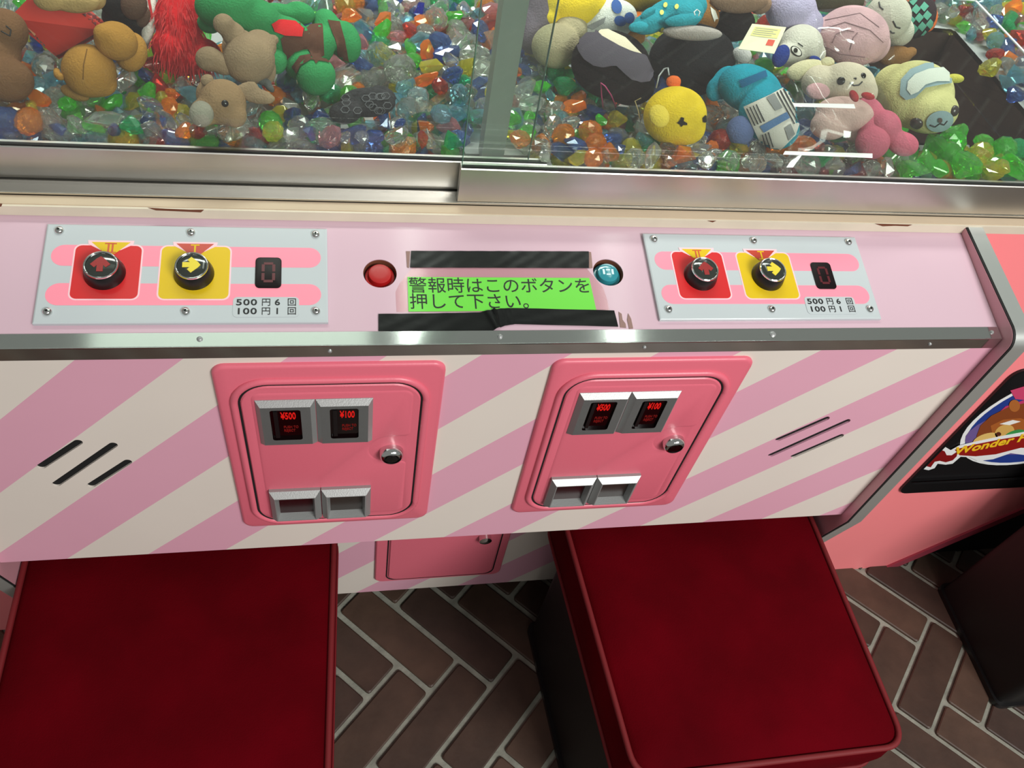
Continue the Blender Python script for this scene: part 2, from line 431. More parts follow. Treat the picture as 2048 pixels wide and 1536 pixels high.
# --- button plates
PX0, PX1, PV0, PV1 = -0.4072, -0.1615, 0.0217, 0.1242
RED_A = mat('dim_red_arrow', (150, 44, 44), 0.25); YEL_A = mat('yellow_arrow', (226, 206, 60), 0.25); CAP = mat('dark_button_cap', (46, 50, 46), 0.1, coat=0.5)
def badge(c, top, txt, fill, ink, pl):
    b = B(); prism(b, [(c - 0.0165, top), (c + 0.0165, top), (c + 0.0042, top - 0.0122), (c - 0.0042, top - 0.0122)], 0.0044, 0.00462)
    part(b, 'numeral_badge', fill, pl)
    b = B(); prism(b, [(c - 0.0195, top + 0.0018), (c + 0.0195, top + 0.0018), (c + 0.0188, top - 0.0022), (c + 0.0085, top - 0.0085), (c - 0.0085, top - 0.0085), (c - 0.0188, top - 0.0022)], 0.0040, 0.00452)
    part(b, 'badge_border', PALE, pl)
    b = B(); n = len(txt)
    for q in range(n):
        x = c + (q - (n - 1) / 2) * 0.0034
        b.box((x - 0.0008, top - 0.0108, 0.0045), (x + 0.0008, top - 0.0012, 0.0048))
    hw = 0.0038 + 0.0012 * (n - 1)
    b.box((c - hw, top - 0.0022, 0.0045), (c + hw, top - 0.0010, 0.0048)); b.box((c - hw, top - 0.0116, 0.0045), (c + hw, top - 0.0104, 0.0048))
    part(b, 'roman_numeral', ink, pl)
def push_button(c, amat, rot, pl):
    T = Matrix.Translation((c[0], c[1], 0.004))
    b = B().lathe([(0.0176, 0), (0.0172, 0.003), (0.0146, 0.0125), (0.0142, 0.0130)], 40, 0, T)
    b.lathe([(0.0143, 0.0128), (0.0141, 0.0141), (0.0133, 0.0146), (0.0126, 0.0141), (0.0124, 0.0130)], 40, 1, T, False, False)
    b.lathe([(0.0126, 0.0128), (0.0122, 0.0136), (0.0085, 0.0147), (0.0040, 0.0151), (0.0006, 0.0152)], 40, 2, T)
    s = 0.0088; ar = [(-0.0026, -0.0075), (0.0026, -0.0075), (0.0026, -0.0012), (0.0048, -0.0034), (0.0082, -0.0002), (0.0030, 0.0056), (0, 0.0078), (-0.0030, 0.0056), (-0.0082, -0.0002), (-0.0048, -0.0034), (-0.0026, -0.0012)]
    cr, sr = math.cos(rot), math.sin(rot)
    n0 = len(b.v); prism(b, [(c[0] + x * cr - y * sr, c[1] + x * sr + y * cr) for x, y in ar], 0.0180, 0.0194, UVW, 3)
    return part(b, 'push_button', [BLACK, CHROME, CAP, amat], pl, angle=40)
def seven_seg(x0, x1, v0, v1, h, pl):
    b = B(); bevel_prism(b, lambda i: rrect(x0 + i, x1 - i, v0 + i, v1 - i, 0.004), [(0, 0.0038), (0, 0.0050), (0.0006, 0.0052)], cap0=True)
    o = part(b, 'credit_display', mat('smoked_display', (20, 9, 12), 0.4, spec=0.2), pl, angle=30)
    b = B(); cx = (x0 + x1) / 2; cy = (v0 + v1) / 2; sw = 0.0047; sh = 0.0095; t = 0.0013
    for a in (-1, 1):
        for q in (-1, 1): b.box((cx + a * sw - t, cy + min(0, q * sh) + 0.0009, 0.0051), (cx + a * sw + t, cy + max(0, q * sh) - 0.0009, 0.0054))
        b.box((cx - sw + 0.0006, cy + a * sh - t, 0.0051), (cx + sw - 0.0006, cy + a * sh + t, 0.0054))
    part(b, 'display_digit', mat('dim_red_segment', (88, 26, 34), 0.3), pl)
def button_plate(label):
    b = B(); bevel_prism(b, lambda i: [(PX0 + i, PV0 + i), (PX1 - i, PV0 + i), (PX1 - i, PV1 - i), (PX0 + i, PV1 - i)], [(0, 0.0001), (0, 0.0034), (0.0012, 0.0040)], cap0=True)
    pl = part(b, 'button_plate', WHITE, M=M_DECK); pl['label'] = label
    def band(v0, v1):
        b = B(); prism(b, rrect(-0.4003, -0.1675, v0, v1, (v1 - v0) / 2 - 0.0002, 10), 0.0039, 0.00415); part(b, 'printed_band', BAND, pl)
    band(0.0798, 0.1018); band(0.0395, 0.0618)
    for x0, x1, m_ in ((-0.3808, -0.3255, SQRED), (-0.3085, -0.2490, SQYEL)):
        b = B(); prism(b, rrect(x0 - 0.0014, x1 + 0.0014, 0.0445, 0.1028, 0.0065), 0.0040, 0.00425); part(b, 'square_border', PALE, pl)
        b = B(); prism(b, rrect(x0, x1, 0.0459, 0.1014, 0.0055), 0.0041, 0.00435); part(b, 'printed_square', m_, pl)
    badge(-0.3520, 0.1050, 'II', SQYEL, mat('orange_red_print', (198, 84, 36), 0.3), pl)
    badge(-0.2800, 0.1045, 'I', mat('brick_red_print', (186, 62, 44), 0.3), SQYEL, pl)
    push_button((-0.3545, 0.0722), RED_A, 0, pl); push_button((-0.2795, 0.0722), YEL_A, -PI / 2, pl)
    seven_seg(-0.2262, -0.2031, 0.0573, 0.0900, 0.004, pl)
    b = B(); prism(b, rrect(-0.2448, -0.1872, 0.0270, 0.0478, 0.004), 0.0040, 0.00445); part(b, 'price_label', WHITE, pl)
    for q, (ln_, v) in enumerate((('500', 0.0392), ('100', 0.0300))):
        text('price_text', ln_, 0.0088, Matrix.Translation((-0.2424, v, 0.0046)), INK, pl, 1.32, off=0.00014, space=1.10)
        text('price_text', '円', 0.0086, Matrix.Translation((-0.2204, v, 0.0046)), INK, pl, 1.0)
        text('price_text', '61'[q], 0.0088, Matrix.Translation((-0.2088, v, 0.0046)), INK, pl, 1.15, off=0.00012)
        text('price_text', '回', 0.0086, Matrix.Translation((-0.1978, v, 0.0046)), INK, pl, 1.0)
    for u in (-0.3965, -0.2845, -0.1722):
        for v in (0.0328, 0.1168):
            b = B().lathe([(0.0042, 0.0039), (0.0040, 0.0048), (0.0034, 0.0062), (0.0022, 0.0071), (0.0013, 0.0073)], 20, 0, Matrix.Translation((u, v, 0)))
            b.lathe([(0.0013, 0.00735), (0.0002, 0.00736)], 6, 1, Matrix.Translation((u, v, 0.0)))
            part(b, 'screw', [CHROME, DARK], pl, angle=50)
    return pl
pl1 = button_plate('white acrylic button plate with red and yellow squares, left of the green sign')
pl2 = copy_tree(pl1, mach); pl2.matrix_basis = MI @ M_DECK @ Matrix.Translation((0.5658, 0.0010, 0)); pl2['label'] = 'white acrylic button plate with red and yellow squares, right of the green sign'

# --- coin doors
CX = 0.1595
def coin_door(label):
    F = lambda a, c, h: (a - CX, -h, c)
    b = B()
    bevel_prism(b, lambda i: rrect(-0.107 + i, 0.107 - i, 0.5535 + i, 0.8500 - i, 0.0125 - i * 0.6), [(0, -0.001), (0, 0.0022), (0.0012, 0.0040), (0.0035, 0.0047)], F)
    dr = part(b, 'coin_door', DOOR, angle=40); dr['label'] = label
    # raised bead round the leaf
    b = B(); RB = rrect(-0.0915, 0.0906, 0.5660, 0.8290, 0.033, 10); b.tube([F(x, z, 0.0046) for x, z in RB], 0.0040, 10, closed=True); part(b, 'door_bead', DOOR, dr, True)
    b = B(); RB = rrect(-0.0872, 0.0866, 0.5700, 0.8246, 0.029, 10); b.tube([F(x, z, 0.0056) for x, z in RB], 0.0012, 8, closed=True); part(b, 'door_gap', DARK, dr, True)
    b = B()
    bevel_prism(b, lambda i: rrect(-0.0858 + i, 0.0852 - i, 0.5714 + i, 0.8232 - i, 0.0275 - i * 0.5, 10), [(0, 0.001), (0, 0.0062), (0.0012, 0.0074)], F)
    part(b, 'door_leaf', DOOR, dr, angle=40)
    # soft raised field on the leaf, its outline notched round the lock
    N = 14; P = []
    def arc(cx, cz, r, a0, a1, n=8): return [(cx + r * math.cos(math.radians(a0 + (a1 - a0) * q / n)), cz + r * math.sin(math.radians(a0 + (a1 - a0) * q / n))) for q in range(n + 1)]
    P += arc(0.068, 0.804, 0.010, 90, 0) + arc(0.072, 0.742, 0.006, 0, -90) + arc(0.059, 0.7125, 0.0235, 90, 270, 14) + arc(0.070, 0.683, 0.006, 90, 0) + arc(0.066, 0.590, 0.010, 0, -90) + arc(-0.066, 0.590, 0.010, -90, -180) + arc(-0.066, 0.804, 0.010, 180, 90)
    cxm = 0.0
    def field(i):
        out = []
        n = len(P)
        for q in range(n):
            a = Vector(P[q - 1]); c = Vector(P[(q + 1) % n]); t = (c - a)
            nn = Vector((t.y, -t.x)).normalized() if t.length > 1e-9 else Vector((0, 0))
            out.append((P[q][0] + nn.x * i, P[q][1] + nn.y * i))
        return out
    b = B(); b.rings([[F(x, z, h) for x, z in field(i)] for i, h in ((0, 0.0072), (0.0012, 0.0078), (0.0030, 0.0082))], 0, False, True)
    part(b, 'embossed_field', DOOR, dr, angle=60)
    # coin slot plates
    def coin_plate(x0, x1, price):
        z0, z1 = 0.7330, 0.8045
        b = B()
        O = lambda i: [(x0 + i, z0 + i), (x1 - i, z0 + i), (x1 - i, z1 - i), (x0 + i, z1 - i)]
        b.rings([[F(x, z, h) for x, z in O(i)] for i, h in ((0, 0.006), (0, 0.0088), (0.0046, 0.0145))], 0, False, False)
        wx0, wx1, wz0, wz1 = x0 + 0.0130, x1 - 0.0140, z0 + 0.0128, z1 - 0.0090
        plate(b, O(0.0046), [rrect(wx0, wx1, wz0, wz1, 0.0025, 3)], 0.0, 0.0, lambda a, c, d: F(a, c, 0.0145))
        b.rings([[F(x, z, h) for x, z in rrect(wx0, wx1, wz0, wz1, 0.0025, 3)] for h in (0.0145, 0.0116)], 1, False, True)
        o = part(b, 'coin_slot_plate', [STEEL, mat('smoked_red_window', (14, 4, 5), 0.1)], dr, angle=20)
        b = B().box(F(wx0 + 0.0030, wz0 + 0.003, 0.0139), F(wx0 + 0.0068, wz1 - 0.003, 0.0114)); part(b, 'coin_slot', BLACK, dr)
        LED = mat('red_lit_print', (150, 10, 10), 0.4, emit=((255, 30, 20), 0.42))
        LED2 = mat('red_dim_print', (90, 10, 10), 0.4, emit=((255, 40, 25), 0.07))
        Mt = Matrix.Translation(Vector(F(wx0 + 0.0096, wz1 - 0.0178, 0.0118))) @ Matrix.Rotation(PI / 2, 4, 'X')
        text('price_text', price, 0.0150, Mt, LED, dr, 0.46, off=0.0003)
        for q, s in enumerate(('PUSH TO', 'REJECT')):
            Mt = Matrix.Translation(Vector(F(wx0 + 0.0112, wz1 - 0.0330 - 0.0058 * q, 0.0118))) @ Matrix.Rotation(PI / 2, 4, 'X')
            text('reject_text', s, 0.0056, Mt, LED2, dr, 0.62, off=0.0001)
    coin_plate(-0.0722, -0.0165, '¥500'); coin_plate(-0.0160, 0.0385, '¥100')
    def cup(x0, x1, back):
        z0, z1 = 0.5835, 0.6430; b = B()
        O = lambda i, j=None: [(x0 + i, z0 + i), (x1 - i, z0 + i), (x1 - i, z1 - i), (x0 + i, z1 - i)]
        b.rings([[F(x, z, h) for x, z in O(i)] for i, h in ((0, 0.006), (0, 0.0120), (0.0055, 0.0185), (0.0066, 0.0185), (0.0090, 0.0094))], 0, False, False)
        b.add([F(x, z, 0.0094) for x, z in O(0.0090)], [(0, 1, 2, 3)], 1)
        part(b, 'coin_return', [STEEL, back], dr, angle=20)
    cup(-0.0718, -0.0170, mat('dark_red_flap', (44, 10, 14), 0.25)); cup(-0.0160, 0.0382, mat('smoky_flap', (48, 40, 36), 0.25))
    T = Matrix.Translation(Vector(F(0.0590, 0.7085, 0.0))) @ Matrix.Rotation(PI / 2, 4, 'X')
    b = B().lathe([(0.0128, 0.006), (0.0128, 0.0086), (0.0120, 0.0150), (0.0100, 0.0178), (0.0086, 0.0184)], 32, 0, T, False, False)
    b.lathe([(0.0086, 0.0184), (0.0082, 0.0172), (0.0068, 0.0172), (0.0064, 0.0180), (0.0020, 0.0182)], 32, 1, T, False, True)
    b.add([F(0.0590 + x, 0.7085 + z, 0.0184) for x, z in ((-0.0006, -0.0035), (0.0006, -0.0035), (0.0006, 0.0035), (-0.0006, 0.0035))], [(0, 1, 2, 3)], 1)
    part(b, 'lock', [CHROME, mat('dark_chrome', (80, 78, 78), 0.25, 1.0)], dr, angle=40)
    return dr
d1 = coin_door('pink steel coin door with two coin slots, nearer the left speaker slots')
d2 = copy_tree(d1, mach); d2.matrix_basis = MI @ Matrix.Translation((2 * CX, 0, 0)); d2['label'] = 'pink steel coin door with two coin slots, nearer the right speaker slots'

# --- side boards with chrome edge
PR = [(0.1385, 0.9135)]
for q in range(0, 7):
    a = math.radians(103.3 + (180 - 103.3) * q / 6); PR.append((0.006 + 0.0195 * math.cos(a), 0.8715 + 0.0185 * math.sin(a)))
PR += [(-0.0138, 0.497), (0.088, 0.0)]
PRB = PR + [(0.135, 0.0), (0.135, 0.9)]
def side_board(x0, x1, sgn, label):
    b = B(); plate(b, PRB, [], x0, x1, lambda y, z, x: (x, y, z)); o = part(b, 'side_board', SIDE); o['label'] = label
    def strip(xa, xb, t, name, m_):
        b = B(); R = []
        n = len(PR)
        for q in range(n):
            p = Vector(PR[q]); a = Vector(PR[max(0, q - 1)]); c = Vector(PR[min(n - 1, q + 1)]); tt = (c - a).normalized(); nn = Vector((tt.y, -tt.x))
            if nn.y < -0.5 and nn.x > 0: nn = -nn
            if q == 0: nn = Vector((-math.sin(TH), math.cos(TH)))
            if nn.x > 0.2: nn = -nn
            p0 = p - nn * 0.0008; p1 = p + nn * t
            R.append([(xa, p0.x, p0.y), (xb, p0.x, p0.y), (xb, p1.x, p1.y), (xa, p1.x, p1.y)])
        b.rings(R, 0); part(b, name, m_, o, angle=30)
    if sgn > 0: strip(x0 + 0.0005, x0 + 0.0028, 0.0010, 'black_gasket', RUBBER); strip(x0 + 0.0028, x1 + 0.0008, 0.0016, 'chrome_edging', EDGE)
    else: strip(x1 - 0.0028, x1 - 0.0005, 0.0010, 'black_gasket', RUBBER); strip(x0 - 0.0008, x1 - 0.0028, 0.0016, 'chrome_edging', EDGE)
    return o
side_board(0.5450, 0.5660, 1, 'pink side board with chrome edging at the right end')
side_board(-0.5660, -0.5450, -1, 'pink side board with chrome edging at the left end')

# --- coral body either side of the control box, prize door
BY = 0.132
def body(x0, x1):
    return part(B().box((x0, BY, 0.0), (x1, BY + 0.02, 0.9045)), 'body_panel', CORAL)
b = B(); PDX0, PDX1, PDZ0, PDZ1 = 0.797, 1.16, 0.312, 0.655
_a, _b = onY(1766, 1134, BY), onY(2048, 1013, BY); _s = (_b.z - _a.z) / (_b.x - _a.x)
plate(b, [(0.5662, _a.z), (_a.x, _a.z), (_a.x + 0.52, _a.z + 0.52 * _s), (1.7, _a.z + 0.52 * _s), (1.7, 0.9045), (0.5662, 0.9045)], [rrect(PDX0, PDX1, PDZ0, PDZ1, 0.02)], BY + 0.018, BY, lambda a, c, d: (a, d, c))
bp = part(b, 'body_panel', CORAL); bp['label'] = 'coral laminate body panel beside the striped control box'
body(-1.5, -0.5662)
# the coral panel is cut off on the slant low down; magenta edging runs along the cut
P0, P1 = onY(1766, 1134, BY), onY(2048, 1013, BY); dv = (P1 - P0).normalized(); P1 = P0 + dv * 0.62
nv = Vector((dv.z, 0, -dv.x)); q4 = [P0, P1, P1 + nv * 0.022, P0 + nv * 0.022]
b = B().add([(v.x, BY - 0.004, v.z) for v in q4] + [(v.x, BY + 0.016, v.z) for v in q4], [(0, 1, 2, 3), (4, 5, 6, 7), (0, 1, 5, 4), (1, 2, 6, 5), (2, 3, 7, 6), (3, 0, 4, 7)])
part(b, 'slanted_edging', mat('magenta_edging', (168, 66, 84), 0.4), bp)
part(B().box((0.93, BY + 0.022, 0.0), (1.7, 0.6, 0.88)), 'dark_plinth_fill', DARK)  # dark block added so the void under the slanted cut goes black
# prize door: black frame, smoked flap with a printed emblem
b = B(); plate(b, rrect(PDX0, PDX1, PDZ0, PDZ1, 0.02), [rrect(PDX0 + 0.006, PDX1 - 0.006, PDZ0 + 0.030, PDZ1 - 0.006, 0.012)], 0.0, -0.004, lambda a, c, d: (a, BY + d, c))
pd = part(b, 'prize_door', BLACK); pd['label'] = 'black prize door with a printed bear emblem'
b = B(); prism(b, rrect(PDX0 + 0.004, PDX1 - 0.004, PDZ0 + 0.026, PDZ1 - 0.004, 0.012), BY + 0.010, BY + 0.004, lambda a, c, d: (a, d, c)); part(b, 'door_flap', mat('smoked_flap', (26, 25, 26), 0.2), pd)
part(B().box((PDX0 - 0.01, BY + 0.03, PDZ0 - 0.01), (PDX1 + 0.01, BY + 0.035, PDZ1 + 0.01)), 'chute_back', DARK)
def emblem(name, pts, rgb, lay, rough=0.3):
    y = BY + 0.0038 - 0.00025 * lay
    P = [onY(x, yy, BY + 0.004) for x, yy in pts]
    b = B(); prism(b, [(p.x, p.z) for p in P], 0.0, 0.0002, lambda a, c, d: (a, y - d, c)); part(b, name, mat('print_%d_%d_%d' % rgb, rgb, rough), pd)
def ellp(cx, cy, rx, ry, rot=0, n=28):
    c, s = math.cos(math.radians(rot)), math.sin(math.radians(rot))
    return [(cx + rx * math.cos(2 * PI * i / n) * c - ry * math.sin(2 * PI * i / n) * s, cy + rx * math.cos(2 * PI * i / n) * s + ry * math.sin(2 * PI * i / n) * c) for i in range(n)]
# oval picture built on the flap plane in real units
def eml(name, pts, rgb, lay):
    y = BY + 0.0038 - 0.00025 * lay
    b = B(); prism(b, pts, 0.0, 0.0002, lambda a, c, d: (a, y - d, c)); return part(b, name, mat('print_%d_%d_%d' % rgb, rgb, 0.3), pd)
def el(cx, cz, rx, rz, n=32): return [(cx + rx * math.cos(2 * PI * i / n), cz + rz * math.sin(2 * PI * i / n)) for i in range(n)]
OC = (0.978, 0.520)
eml('emblem_border', el(*OC, 0.160, 0.140, 48), (238, 240, 240), 0)
eml('emblem_night_sky', el(*OC, 0.152, 0.132, 48), (40, 62, 140), 1)
eml('emblem_dusk', el(OC[0], OC[1] - 0.028, 0.148, 0.078), (112, 92, 150), 2)
emblem('emblem_ribbon', [(1985, 835), (2010, 812), (2060, 795), (2060, 812), (2015, 832)], (196, 60, 110), 3)
emblem('emblem_bow', [(2020, 780), (2060, 768), (2060, 800), (2030, 797)], (205, 70, 110), 3)
emblem('emblem_bear_back', [(1952, 872), (1960, 850), (1982, 830), (2018, 812), (2070, 800), (2110, 830), (2110, 900), (2000, 890), (1965, 885)], (136, 70, 36), 4)
emblem('emblem_bear_ear', ellp(2028, 810, 11, 12), (176, 104, 50), 5)
emblem('emblem_bear_head', [(1980, 850), (2005, 838), (2040, 835), (2070, 845), (2060, 885), (2010, 890), (1985, 872)], (170, 96, 44), 5)
emblem('emblem_bear_muzzle', ellp(2008, 862, 20, 14, -20), (216, 172, 92), 6)
emblem('emblem_paw', ellp(1970, 876, 26, 10, -18), (226, 190, 110), 6)
emblem('emblem_nose', ellp(1996, 866, 5, 4), (90, 44, 30), 7)
emblem('emblem_green_bauble', ellp(2028, 868, 22, 9, -18), (60, 150, 80), 7)
emblem('emblem_brow', [(1998, 846), (2024, 838), (2040, 841), (2018, 848)], (240, 240, 235), 7)
emblem('emblem_white_outline', [(1842, 930), (1848, 922), (1856, 905), (1864, 897), (1876, 891), (1890, 892), (1900, 898), (1916, 889), (1940, 883), (2000, 870), (2110, 850), (2110, 905), (2066, 912), (2050, 908), (2020, 904), (1985, 916), (1955, 920), (1938, 912), (1920, 911), (1912, 918), (1904, 925), (1890, 927), (1874, 925), (1868, 934), (1856, 938), (1846, 936)], (238, 240, 240), 8)
emblem('emblem_banner', [(1908, 897), (1940, 888), (2000, 876), (2110, 858), (2110, 895), (2040, 893), (1990, 906), (1950, 910), (1918, 908)], (150, 30, 26), 9)
emblem('emblem_banner_tail', [(1852, 930), (1858, 916), (1866, 902), (1878, 896), (1888, 900), (1892, 908), (1902, 908), (1914, 900), (1912, 910), (1904, 918), (1890, 922), (1878, 919), (1868, 921), (1860, 932)], (132, 22, 24), 9)
p0 = onY(1907, 911, BY); p1 = onY(2040, 884, BY)
ang_t = math.atan2(p1.z - p0.z, p1.x - p0.x)
text('emblem_lettering', 'Wonder H', 0.033, Matrix.Translation((p0.x, BY + 0.0012, p0.z)) @ Matrix.Rotation(PI / 2, 4, 'X') @ Matrix.Rotation(ang_t, 4, 'Z'), mat('gold_print', (244, 196, 40), 0.35), pd, 0.84, off=0.0010)

# --- ledge, track, sliding glass doors, mullion
lb = part(B().box((-1.5, 0.1345, 0.86), (1.7, 0.1500, 0.9158)), 'ledge_board', BEIGE)
part(B().box((-1.5, 0.1318, 0.9046), (1.7, 0.1345, 0.9150)), 'ledge_edging', CREAM)
for pts in ([(296, 415), (330, 417), (380, 419), (408, 419), (402, 424), (360, 422), (312, 420)], [(0, 407), (5, 407), (3, 412), (0, 413)], [(1415, 441), (1432, 441), (1425, 444)], [(1750, 447), (1824, 449), (1815, 452), (1790, 451), (1765, 452)]):
    P = [onY(x, y, 0.1318) for x, y in pts]; b = B(); prism(b, [(p.x, p.z) for p in P], 0, 0.0004, lambda a, c, d: (a, 0.1316 - d, c)); part(b, 'chipped_spot', CHIP, lb)
tr = B().box((-1.5, 0.1462, 0.9159), (1.7, 0.2080, 0.9172)); tr.box((-1.5, 0.1462, 0.9160), (1.7, 0.1478, 0.9190)); tr.box((-1.5, 0.1610, 0.9160), (1.7, 0.1624, 0.9200))
part(tr, 'door_track', ALU)
def glass_door(x0, x1, y0, ztop, gx0, gx1, label):
    th = 0.0100
    b = B()
    # rail profile: flat face with a rounded foot
    prof = [(y0 + 0.0022, 0.9185), (y0 + 0.0004, 0.9205), (y0, 0.9240), (y0, ztop - 0.001), (y0 + 0.0008, ztop), (y0 + 0.0040, ztop), (y0 + th - 0.004, ztop), (y0 + th, ztop), (y0 + th, 0.9185)]
    b.rings([[(x, y, z) for y, z in prof] for x in (x0, x1)], 0)
    dr = part(b, 'glass_door', ALU, angle=25); dr['label'] = label
    gy = y0 + th / 2
    part(B().box((x0 + 0.001, y0 + 0.0016, ztop - 0.0005), (x1, gy + 0.0004, ztop + 0.0012)), 'gasket', RUBBER, dr)
    part(B().box((gx0, gy - 0.0025, ztop + 0.0012), (gx1, gy + 0.0025, 1.95)), 'glass_pane', GLASS, dr)
    return dr, gy
gl, gyl = glass_door(-1.4, 0.055, 0.1655, 0.9540, -1.4, 0.0355, 'left sliding glass door in the rear track')
gr, gyr = glass_door(-0.0340, 1.6, 0.1466, 0.9600, -0.0330, 1.6, 'right sliding glass door in the front track')
part(B().box((-0.0335, gyr - 0.0026, 0.9622), (-0.0330, gyr + 0.0026, 1.95)), 'glass_edge', GEDGE, gr)
part(B().box((0.0355, gyl - 0.0026, 0.9562), (0.0359, gyl + 0.0026, 1.95)), 'glass_edge', GEDGE, gl)
b = B(); bevel_prism(b, lambda i: [(-0.0062 + i, 0.1945 + i), (0.0165 - i, 0.1945 + i), (0.0165 - i, 0.2170 - i), (-0.0062 + i, 0.2170 - i)], [(0, 0.917), (0, 1.9), (0.002, 1.9002)], cap0=True)
part(b, 'mullion', mat('grey_aluminium', (176, 182, 178), 0.5, 0.6))

# --- case interior: floor with the chute opening, back wall
HX0, HX1, HY0, HY1 = 0.535, 0.735, 0.262, 0.545
BASE = mat('case_floor_felt', (150, 150, 150), 0.9)
b = B(); plate(b, [(-1.4, 0.209), (1.6, 0.209), (1.6, 1.05), (-1.4, 1.05)], [[(HX0, HY0), (HX1, HY0), (HX1, HY1), (HX0, HY1)]], 0.928, 0.932, UVW); part(b, 'case_floor', BASE)
part(B().box((-1.4, 0.1795, 0.917), (1.6, 0.1860, 0.93)), 'inner_sill', BASE)
part(B().box((-1.4, 1.05, 0.9), (1.6, 1.07, 1.9)), 'case_back_wall', mat('case_back', (150, 140, 150), 0.6))
b = B(); b.box((HX0 - 0.004, HY0, 0.3), (HX0, HY1, 0.932)); b.box((HX1, HY0, 0.3), (HX1 + 0.004, HY1, 0.932)); b.box((HX0, HY0 - 0.004, 0.3), (HX1, HY0, 0.932)); b.box((HX0, HY1, 0.3), (HX1, HY1 + 0.004, 0.932)); b.box((HX0, HY0, 0.29), (HX1, HY1, 0.3))
part(b, 'prize_chute', mat('chute_liner', (66, 46, 40), 0.6))
AE = mat('bright_acrylic_edge', (235, 240, 240), 0.2)
for (a, c) in (((HX0 + 0.128, HY0), (HX0 + 0.131, HY1 - 0.09)), ((HX0, HY1 - 0.093), (HX0 + 0.131, HY1 - 0.090))):
    o = part(B().box((a[0], a[1], 0.932), (c[0], c[1], 1.0185)), 'acrylic_wall', ACRYLIC)
    part(B().box((a[0], a[1], 1.0185), (c[0], c[1], 1.0197)), 'acrylic_edge', AE, o)

# ================================================================== TAPED PAPER SIGN
sign = empty('paper_sign', M_DECK @ Vector((0.004, 0.054, 0))); sign.rotation_euler = (TH, 0, 0)
tag(sign, 'bright green paper sign with black Japanese writing between the two round buttons', 'sign')
def sp(b, name, m_, par=None, **k):
    o = b.obj(name, m_, par or sign, **k)
    if par is None: o.matrix_basis = Matrix.Translation((-0.004, -0.054, 0))
    return o
pts = [deck(*p) for p in ((793, 624), (791, 584), (800, 566), (822, 540), (828, 528), (1165, 528), (1186, 552), (1206, 576), (1214, 600), (1219, 624))]
b = B(); prism(b, pts, 0.0002, 0.0005); lam = sp(b, 'laminate_sheet', LAMIN)
gp = [deck(*p) for p in ((815, 555), (1178, 557), (1192, 621), (817, 624))]
b = B(); prism(b, gp, 0.0006, 0.0010); gsheet = sp(b, 'green_sheet', mat('green_paper', (104, 208, 60), 0.35, coat=0.2))
S0 = Matrix.Translation((-0.004, -0.054, 0))
text('sign_text', '警報時はこのボタンを', 0.0184, S0 @ Matrix.Translation((-0.0868, 0.0562, 0.0011)), INK, sign, 0.985)
text('sign_text', '押して下さい。', 0.0184, S0 @ Matrix.Translation((-0.0868, 0.0385, 0.0011)), INK, sign, 0.985)
# tape strips
def tape(name, pxs_top, pxs_bot, label, fold=None, lift=0.0012):
    n = 60; V = []; b = B(); top = [deck(*p) for p in pxs_top]; bot = [deck(*p) for p in pxs_bot]
    def lerp_poly(P, t):
        s = t * (len(P) - 1); i = min(int(s), len(P) - 2); f = s - i; return (P[i][0] * (1 - f) + P[i + 1][0] * f, P[i][1] * (1 - f) + P[i + 1][1] * f)
    cols = []
    for q in range(n + 1):
        t = q / n; a = lerp_poly(top, t); c = lerp_poly(bot, t); col = []
        for r in range(9):
            s = r / 8; x = a[0] * (1 - s) + c[0] * s; y = a[1] * (1 - s) + c[1] * s
            z = lift + 0.0002 * math.sin(q * 0.9 + r) * random.random()
            if fold: z += 0.0045 * math.exp(-((t - fold - 0.03 * (0.5 - s)) / 0.014) ** 2) * (0.35 + 0.65 * (1 - s)) + 0.0018 * math.exp(-((t - fold + 0.05) / 0.03) ** 2)
            col.append((x, y, z))
        cols.append(col)
    vs = [p for c in cols for p in c]; fs = []
    for q in range(n):
        for r in range(8):
            a = q * 9 + r; fs.append((a, a + 1, a + 10, a + 9))
    m0 = len(vs); vs2 = [(x, y, max(0.0001, z - 0.0006)) for x, y, z in vs]
    b.add(vs + vs2, fs + [tuple(i + m0 for i in reversed(f)) for f in fs])
    edge = [(q * 9, (q + 1) * 9) for q in range(n)] + [(q * 9 + 8, (q + 1) * 9 + 8) for q in range(n)] + [(r, r + 1) for r in range(8)] + [(n * 9 + r, n * 9 + r + 1) for r in range(8)]
    b.add(vs + vs2, [(a, c, c + m0, a + m0) for a, c in edge])
    o = b.obj(name, TAPE, None, True, M_DECK); tag(o, label, 'tape'); return o
tape('tape_strip', [(822, 503), (1177, 504)], [(820, 536), (1177, 537)], 'straight strip of black tape above the green sign')
tape('tape_strip', [(757, 629), (860, 628), (960, 626), (1000, 618), (1025, 617), (1228, 622)], [(757, 663), (860, 663), (985, 662), (1010, 652), (1030, 649), (1236, 654)], 'creased strip of black tape below the green sign', 0.52)
RES = mat('tape_residue', (142, 112, 104), 0.7)
for nm, P in (('tape_residue', [(812, 503), (820, 503), (818, 536), (814, 535)]), ('tape_residue', [(1178, 504), (1182, 505), (1185, 536), (1178, 537)]), ('tape_residue', [(1237, 624), (1243, 628), (1245, 640), (1251, 648), (1252, 656), (1240, 655)]), ('tape_residue', [(1256, 627), (1262, 638), (1266, 657), (1258, 658), (1254, 640)])):
    b = B(); prism(b, [deck(*p) for p in P], 0.0002, 0.0006); part(b, nm, RES, dk)

